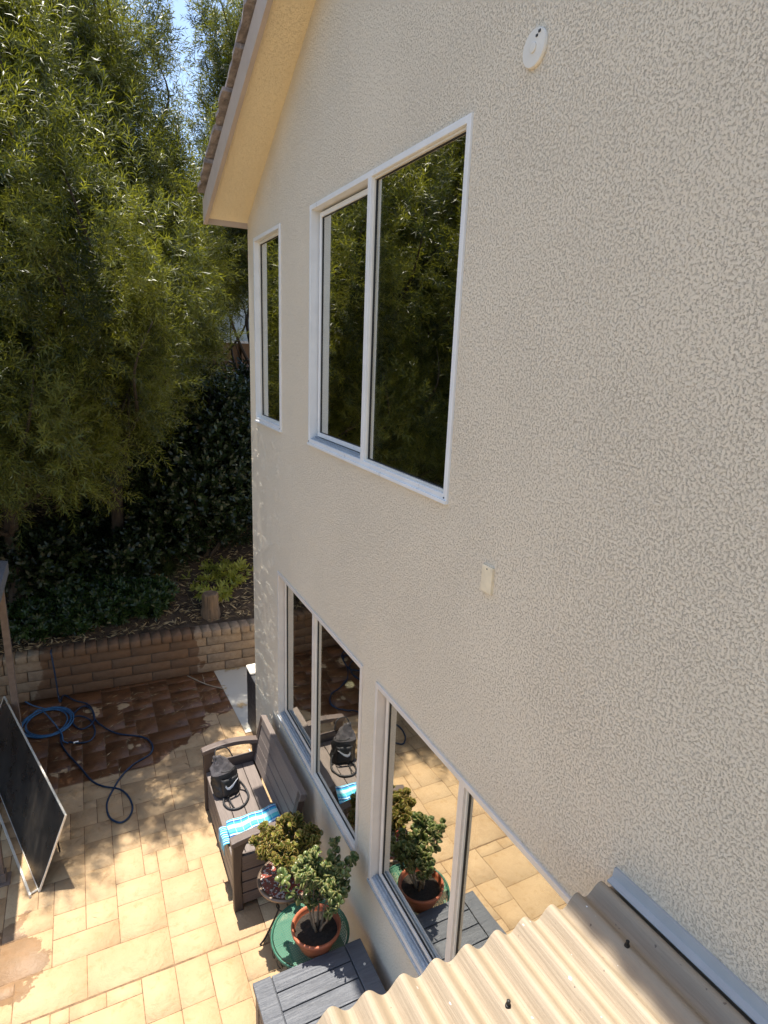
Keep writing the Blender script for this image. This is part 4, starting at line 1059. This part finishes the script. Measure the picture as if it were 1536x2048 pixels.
# fence and neighbour
def fence():
    t = empty('wooden_fence', (2, 12.6, 2.2), 'weathered brown board fence with a pale cap rail behind the shrubs', 'fence')
    m = MB(); x = -9; rr = random.Random(2)
    while x < 9: m.box((x - 2, -.01 + rr.uniform(-.004, .004), -.3), (x + .138 - 2, .012, 2.30)); x += .142
    m.build('boards', M_fence, t)
    m = MB(); m.box((-11, -.07, 2.302), (7, .07, 2.345)); m.build('cap_rail', M_cap, t)
    x = -9
    while x < 9: m = MB(); m.box((x - 2, -.10, -.3), (x + .09 - 2, -.012, 2.30)); m.build('post', M_fence, t); x += 2.4
fence()
t = empty('neighbour_house', (4, 20, 2.2), 'pale grey green neighbouring house seen over the fence', 'house')
m = MB(); m.box((-12, 0, -2.2), (8, 6, 5.0)); m.build('wall', M_neigh, t)
m = MB(); m.prism([(-.6, 5.0), (6.6, 5.0), (3, 6.2)], -12.5, 8.5, 0); m.build('roof', M_tile, t)

# ================================================================== trees
fernT = [leaf_template(24, .27, .100, .0095, .95, .45, s) for s in (1, 2, 3)]
def tree(name, loc, label, lobes, n, trunk, size=(.8, 1.25), keep=None, tonemu=.5, front=0, group='feathery evergreen trees behind the patio'):
    t = empty(name, loc, label, 'tree', group); lobes = [((l[0], l[1] - .6 * (i >= len(lobes) - front), l[2]) + tuple(l[3:])) for i, l in enumerate(lobes)]
    m = MB(); rr = random.Random(int(n + loc[0] * 10))
    top = trunk[-1]; m.tube(smooth_path(trunk, 6), [.11 * (1 - .75 * i / (6 * (len(trunk) - 1))) for i in range(6 * (len(trunk) - 1) + 1)], 10)
    for l in lobes:
        e = Vector(l[:3]); k = min(len(trunk) - 1, max(1, int(len(trunk) * .5 + rr.random()))); hh = max(.4, e.z - l[4] * .9 - .5)
        zt = [p for p in trunk]; s = None
        for a, b in zip(zt, zt[1:]):
            if a[2] <= hh <= b[2]: q = (hh - a[2]) / (b[2] - a[2]); s = Vector(a).lerp(Vector(b), q)
        if s is None: s = Vector(top)
        mid = (s + e) / 2 + Vector((rr.uniform(-.15, .15), rr.uniform(-.15, .15), -.1))
        m.tube(smooth_path([s, mid, e, e + Vector((rr.uniform(-.2, .2), rr.uniform(-.2, .2), l[4] * .7))], 5), [.035 * (1 - i / 17) for i in range(16)], 6)
    m.build('trunk', M_bark, t, smooth=True)
    Ps = []; As = []; Ts = []
    w = np.array([l[3] ** 1.2 * l[4] for l in lobes]); w = w / w.sum()
    for l, k in zip(lobes, (w * n).astype(int)):
        # each lobe: sub plumes so that light and dark clumps form
        ns = max(4, int(k / 40)); d = rng.normal(0, 1, (ns, 3)); d /= np.linalg.norm(d, axis=1, keepdims=True)
        c = np.array(l[:3]) + d * rng.uniform(.5, .95, (ns, 1)) * np.array([l[3], l[3], l[4]])
        idx = rng.integers(0, ns, k); dd = rng.normal(0, 1, (k, 3))
        P = c[idx] + dd * np.array([.11, .11, .34]) * (.7 + l[3] * .4)
        outward = P - np.array(l[:3]); outward /= np.linalg.norm(outward, axis=1, keepdims=True) + 1e-6
        A = outward * .75 + rng.normal(0, .35, (k, 3)) + np.array([0, 0, .55])
        dr = rng.random(k) < .30; A[dr] += np.array([0, 0, -1.3])
        Ps.append(P); As.append(A); Ts.append(np.clip(rng.normal(tonemu, .2, k) + rng.normal(0, .24, ns)[idx], 0, 1))
    P = np.concatenate(Ps); A = np.concatenate(As); T = np.concatenate(Ts)
    if keep is not None:
        k = keep(P + np.array(loc)); P, A, T = P[k], A[k], T[k]
    tm = fernT[len(bpy.data.objects) % 3]
    scatter('crown', P, A, rng.uniform(*size, len(P)), tm[0], tm[1], M_fern, t, T)
    return t
def autolobes(seed, n, R, z0, z1, r=(.5, .8), ztop=.5):
    rr = random.Random(seed); out = []
    for i in range(n):
        f = (i + .5) / n; z = z0 + (z1 - z0) * f; ra = R * (1 - ztop * f ** 2) * rr.uniform(.35, 1.); a = i * 2.4 + rr.uniform(-.4, .4); q = rr.uniform(*r)
        out.append((ra * math.cos(a), ra * math.sin(a), z, q, q * rr.uniform(1.1, 1.6)))
    return out
def keepA(P):
    x, y, z = P[:, 0], P[:, 1], P[:, 2]
    # ragged underside rising towards the house and clear strip of sky between the two crowns
    zb = 2.75 + .3 * np.sin(x * 5) * np.sin(y * 3) + np.clip(x - .55, 0, 9) * 1.25
    s = x / y
    gap = (z > 6.5 + .3 * np.sin(y * 7)) & (s > .173 + .006 * np.sin(z * 9)) & (s < .186 + .003 * np.sin(z * 13))
    return (z > zb) & ~gap & ~((y < 6.75) & (x > 1.1)) & ~((x > 1.15) & (y < 7.6) & (z > 5.6)) & (y > 6.15 + .2 * np.sin(x * 4 + z * 3))
H0 = lambda x, y: (x, y, hz(x, y))
TRL = lambda h, dx=0, dy=0: [(0, 0, -.2), (.03, .02, 1.0), (.08 + dx * .4, .0 + dy * .4, h * .45), (dx, dy, h)]
T_ = 'willow_leaf_tree'
fl = [(-.7, -1.35, 2.6, .55, .75), (-.1, -1.5, 3.0, .55, .8), (.5, -1.4, 2.7, .55, .75), (.9, -1.2, 3.8, .5, .7), (-.5, -1.6, 4.2, .55, .8), (.3, -1.65, 4.6, .55, .8), (0., -.7, 2.1, .6, .7), (.8, -.6, 2.3, .55, .6), (-.9, -.8, 2.1, .6, .7)]
lob = autolobes(1, 36, 1.8, 2.3, 7.3, (.55, .85)) + fl; tree(T_, H0(-.95, 8.9), 'large feathery evergreen tree filling the left edge, its crown over the patio', lob, 16500, TRL(6.6, .1), front=9, size=(.85, 1.3), keep=keepA)
fl = [(-.5, -1.6, 2.5, .5, .7), (.2, -1.7, 3.0, .5, .7), (.5, -1.5, 4.2, .5, .8), (-.2, -1.8, 4.4, .5, .7), (.0, -.7, 2.2, .6, .7), (.7, -.8, 3.0, .5, .7), (.9, 0, 3.6, .5, .8), (-.6, -.6, 2.0, .55, .6), (1.15, .3, 4.6, .5, .8), (1.2, .5, 3.4, .45, .7)]
lob = autolobes(2, 36, 1.6, 2.3, 7.3, (.5, .8)) + fl; tree(T_, H0(.35, 9.3), 'tall feathery evergreen tree just left of the roof edge', lob, 15500, TRL(6.5, .1), front=10, size=(.85, 1.3), keep=keepA)
lob = autolobes(3, 24, 1.2, 2.6, 7.3, (.5, .75)) + [(-.75, -.3, 6.2, .45, .8), (-.7, -.2, 5.0, .5, .8), (-.6, -.4, 7.2, .45, .7)]; tree(T_, H0(3.05, 11.0), 'feathery evergreen tree behind the roof tiles, right of the strip of sky', lob, 10000, [(0, 0, -.2), (-.05, 0, 1.), (-.25, -.1, 2.6), (.1, 0, 6.8)], size=(1., 1.5), keep=keepA)
lob = autolobes(4, 28, 1.9, 1.8, 7.2, (.7, 1.0)); tree(T_, H0(-.4, 11.6), 'feathery evergreen further up the slope, hidden behind the front trees', lob, 6500, TRL(6.2), keep=keepA, size=(1.3, 1.9))
lob = autolobes(5, 32, 1.7, 1.8, 7.6, (.6, .9)); tR = tree(T_, H0(-3.2, 8.9), 'feathery evergreen tree mirrored in the large upper window', lob, 12500, TRL(6.8), size=(1.0, 1.4))
dup(tR, H0(-5.8, 9.4), 2.1, 'feathery evergreen tree mirrored deeper in the upper window'); dup(tR, (-4.4, 12.4, 2.1), 4.0, 'feathery evergreen tree far left behind the mirrored ones')
lob = autolobes(6, 18, 1.5, 1.8, 5.0, (.6, .9)); tree(T_, H0(1.6, 11.6), 'lower feathery tree filling the space above the fence', lob, 5000, TRL(4.6), keep=lambda P: (P[:, 2] < 6.9) & ~((P[:, 2] < 5.15) & (P[:, 0] > 1.95)), size=(1., 1.5))
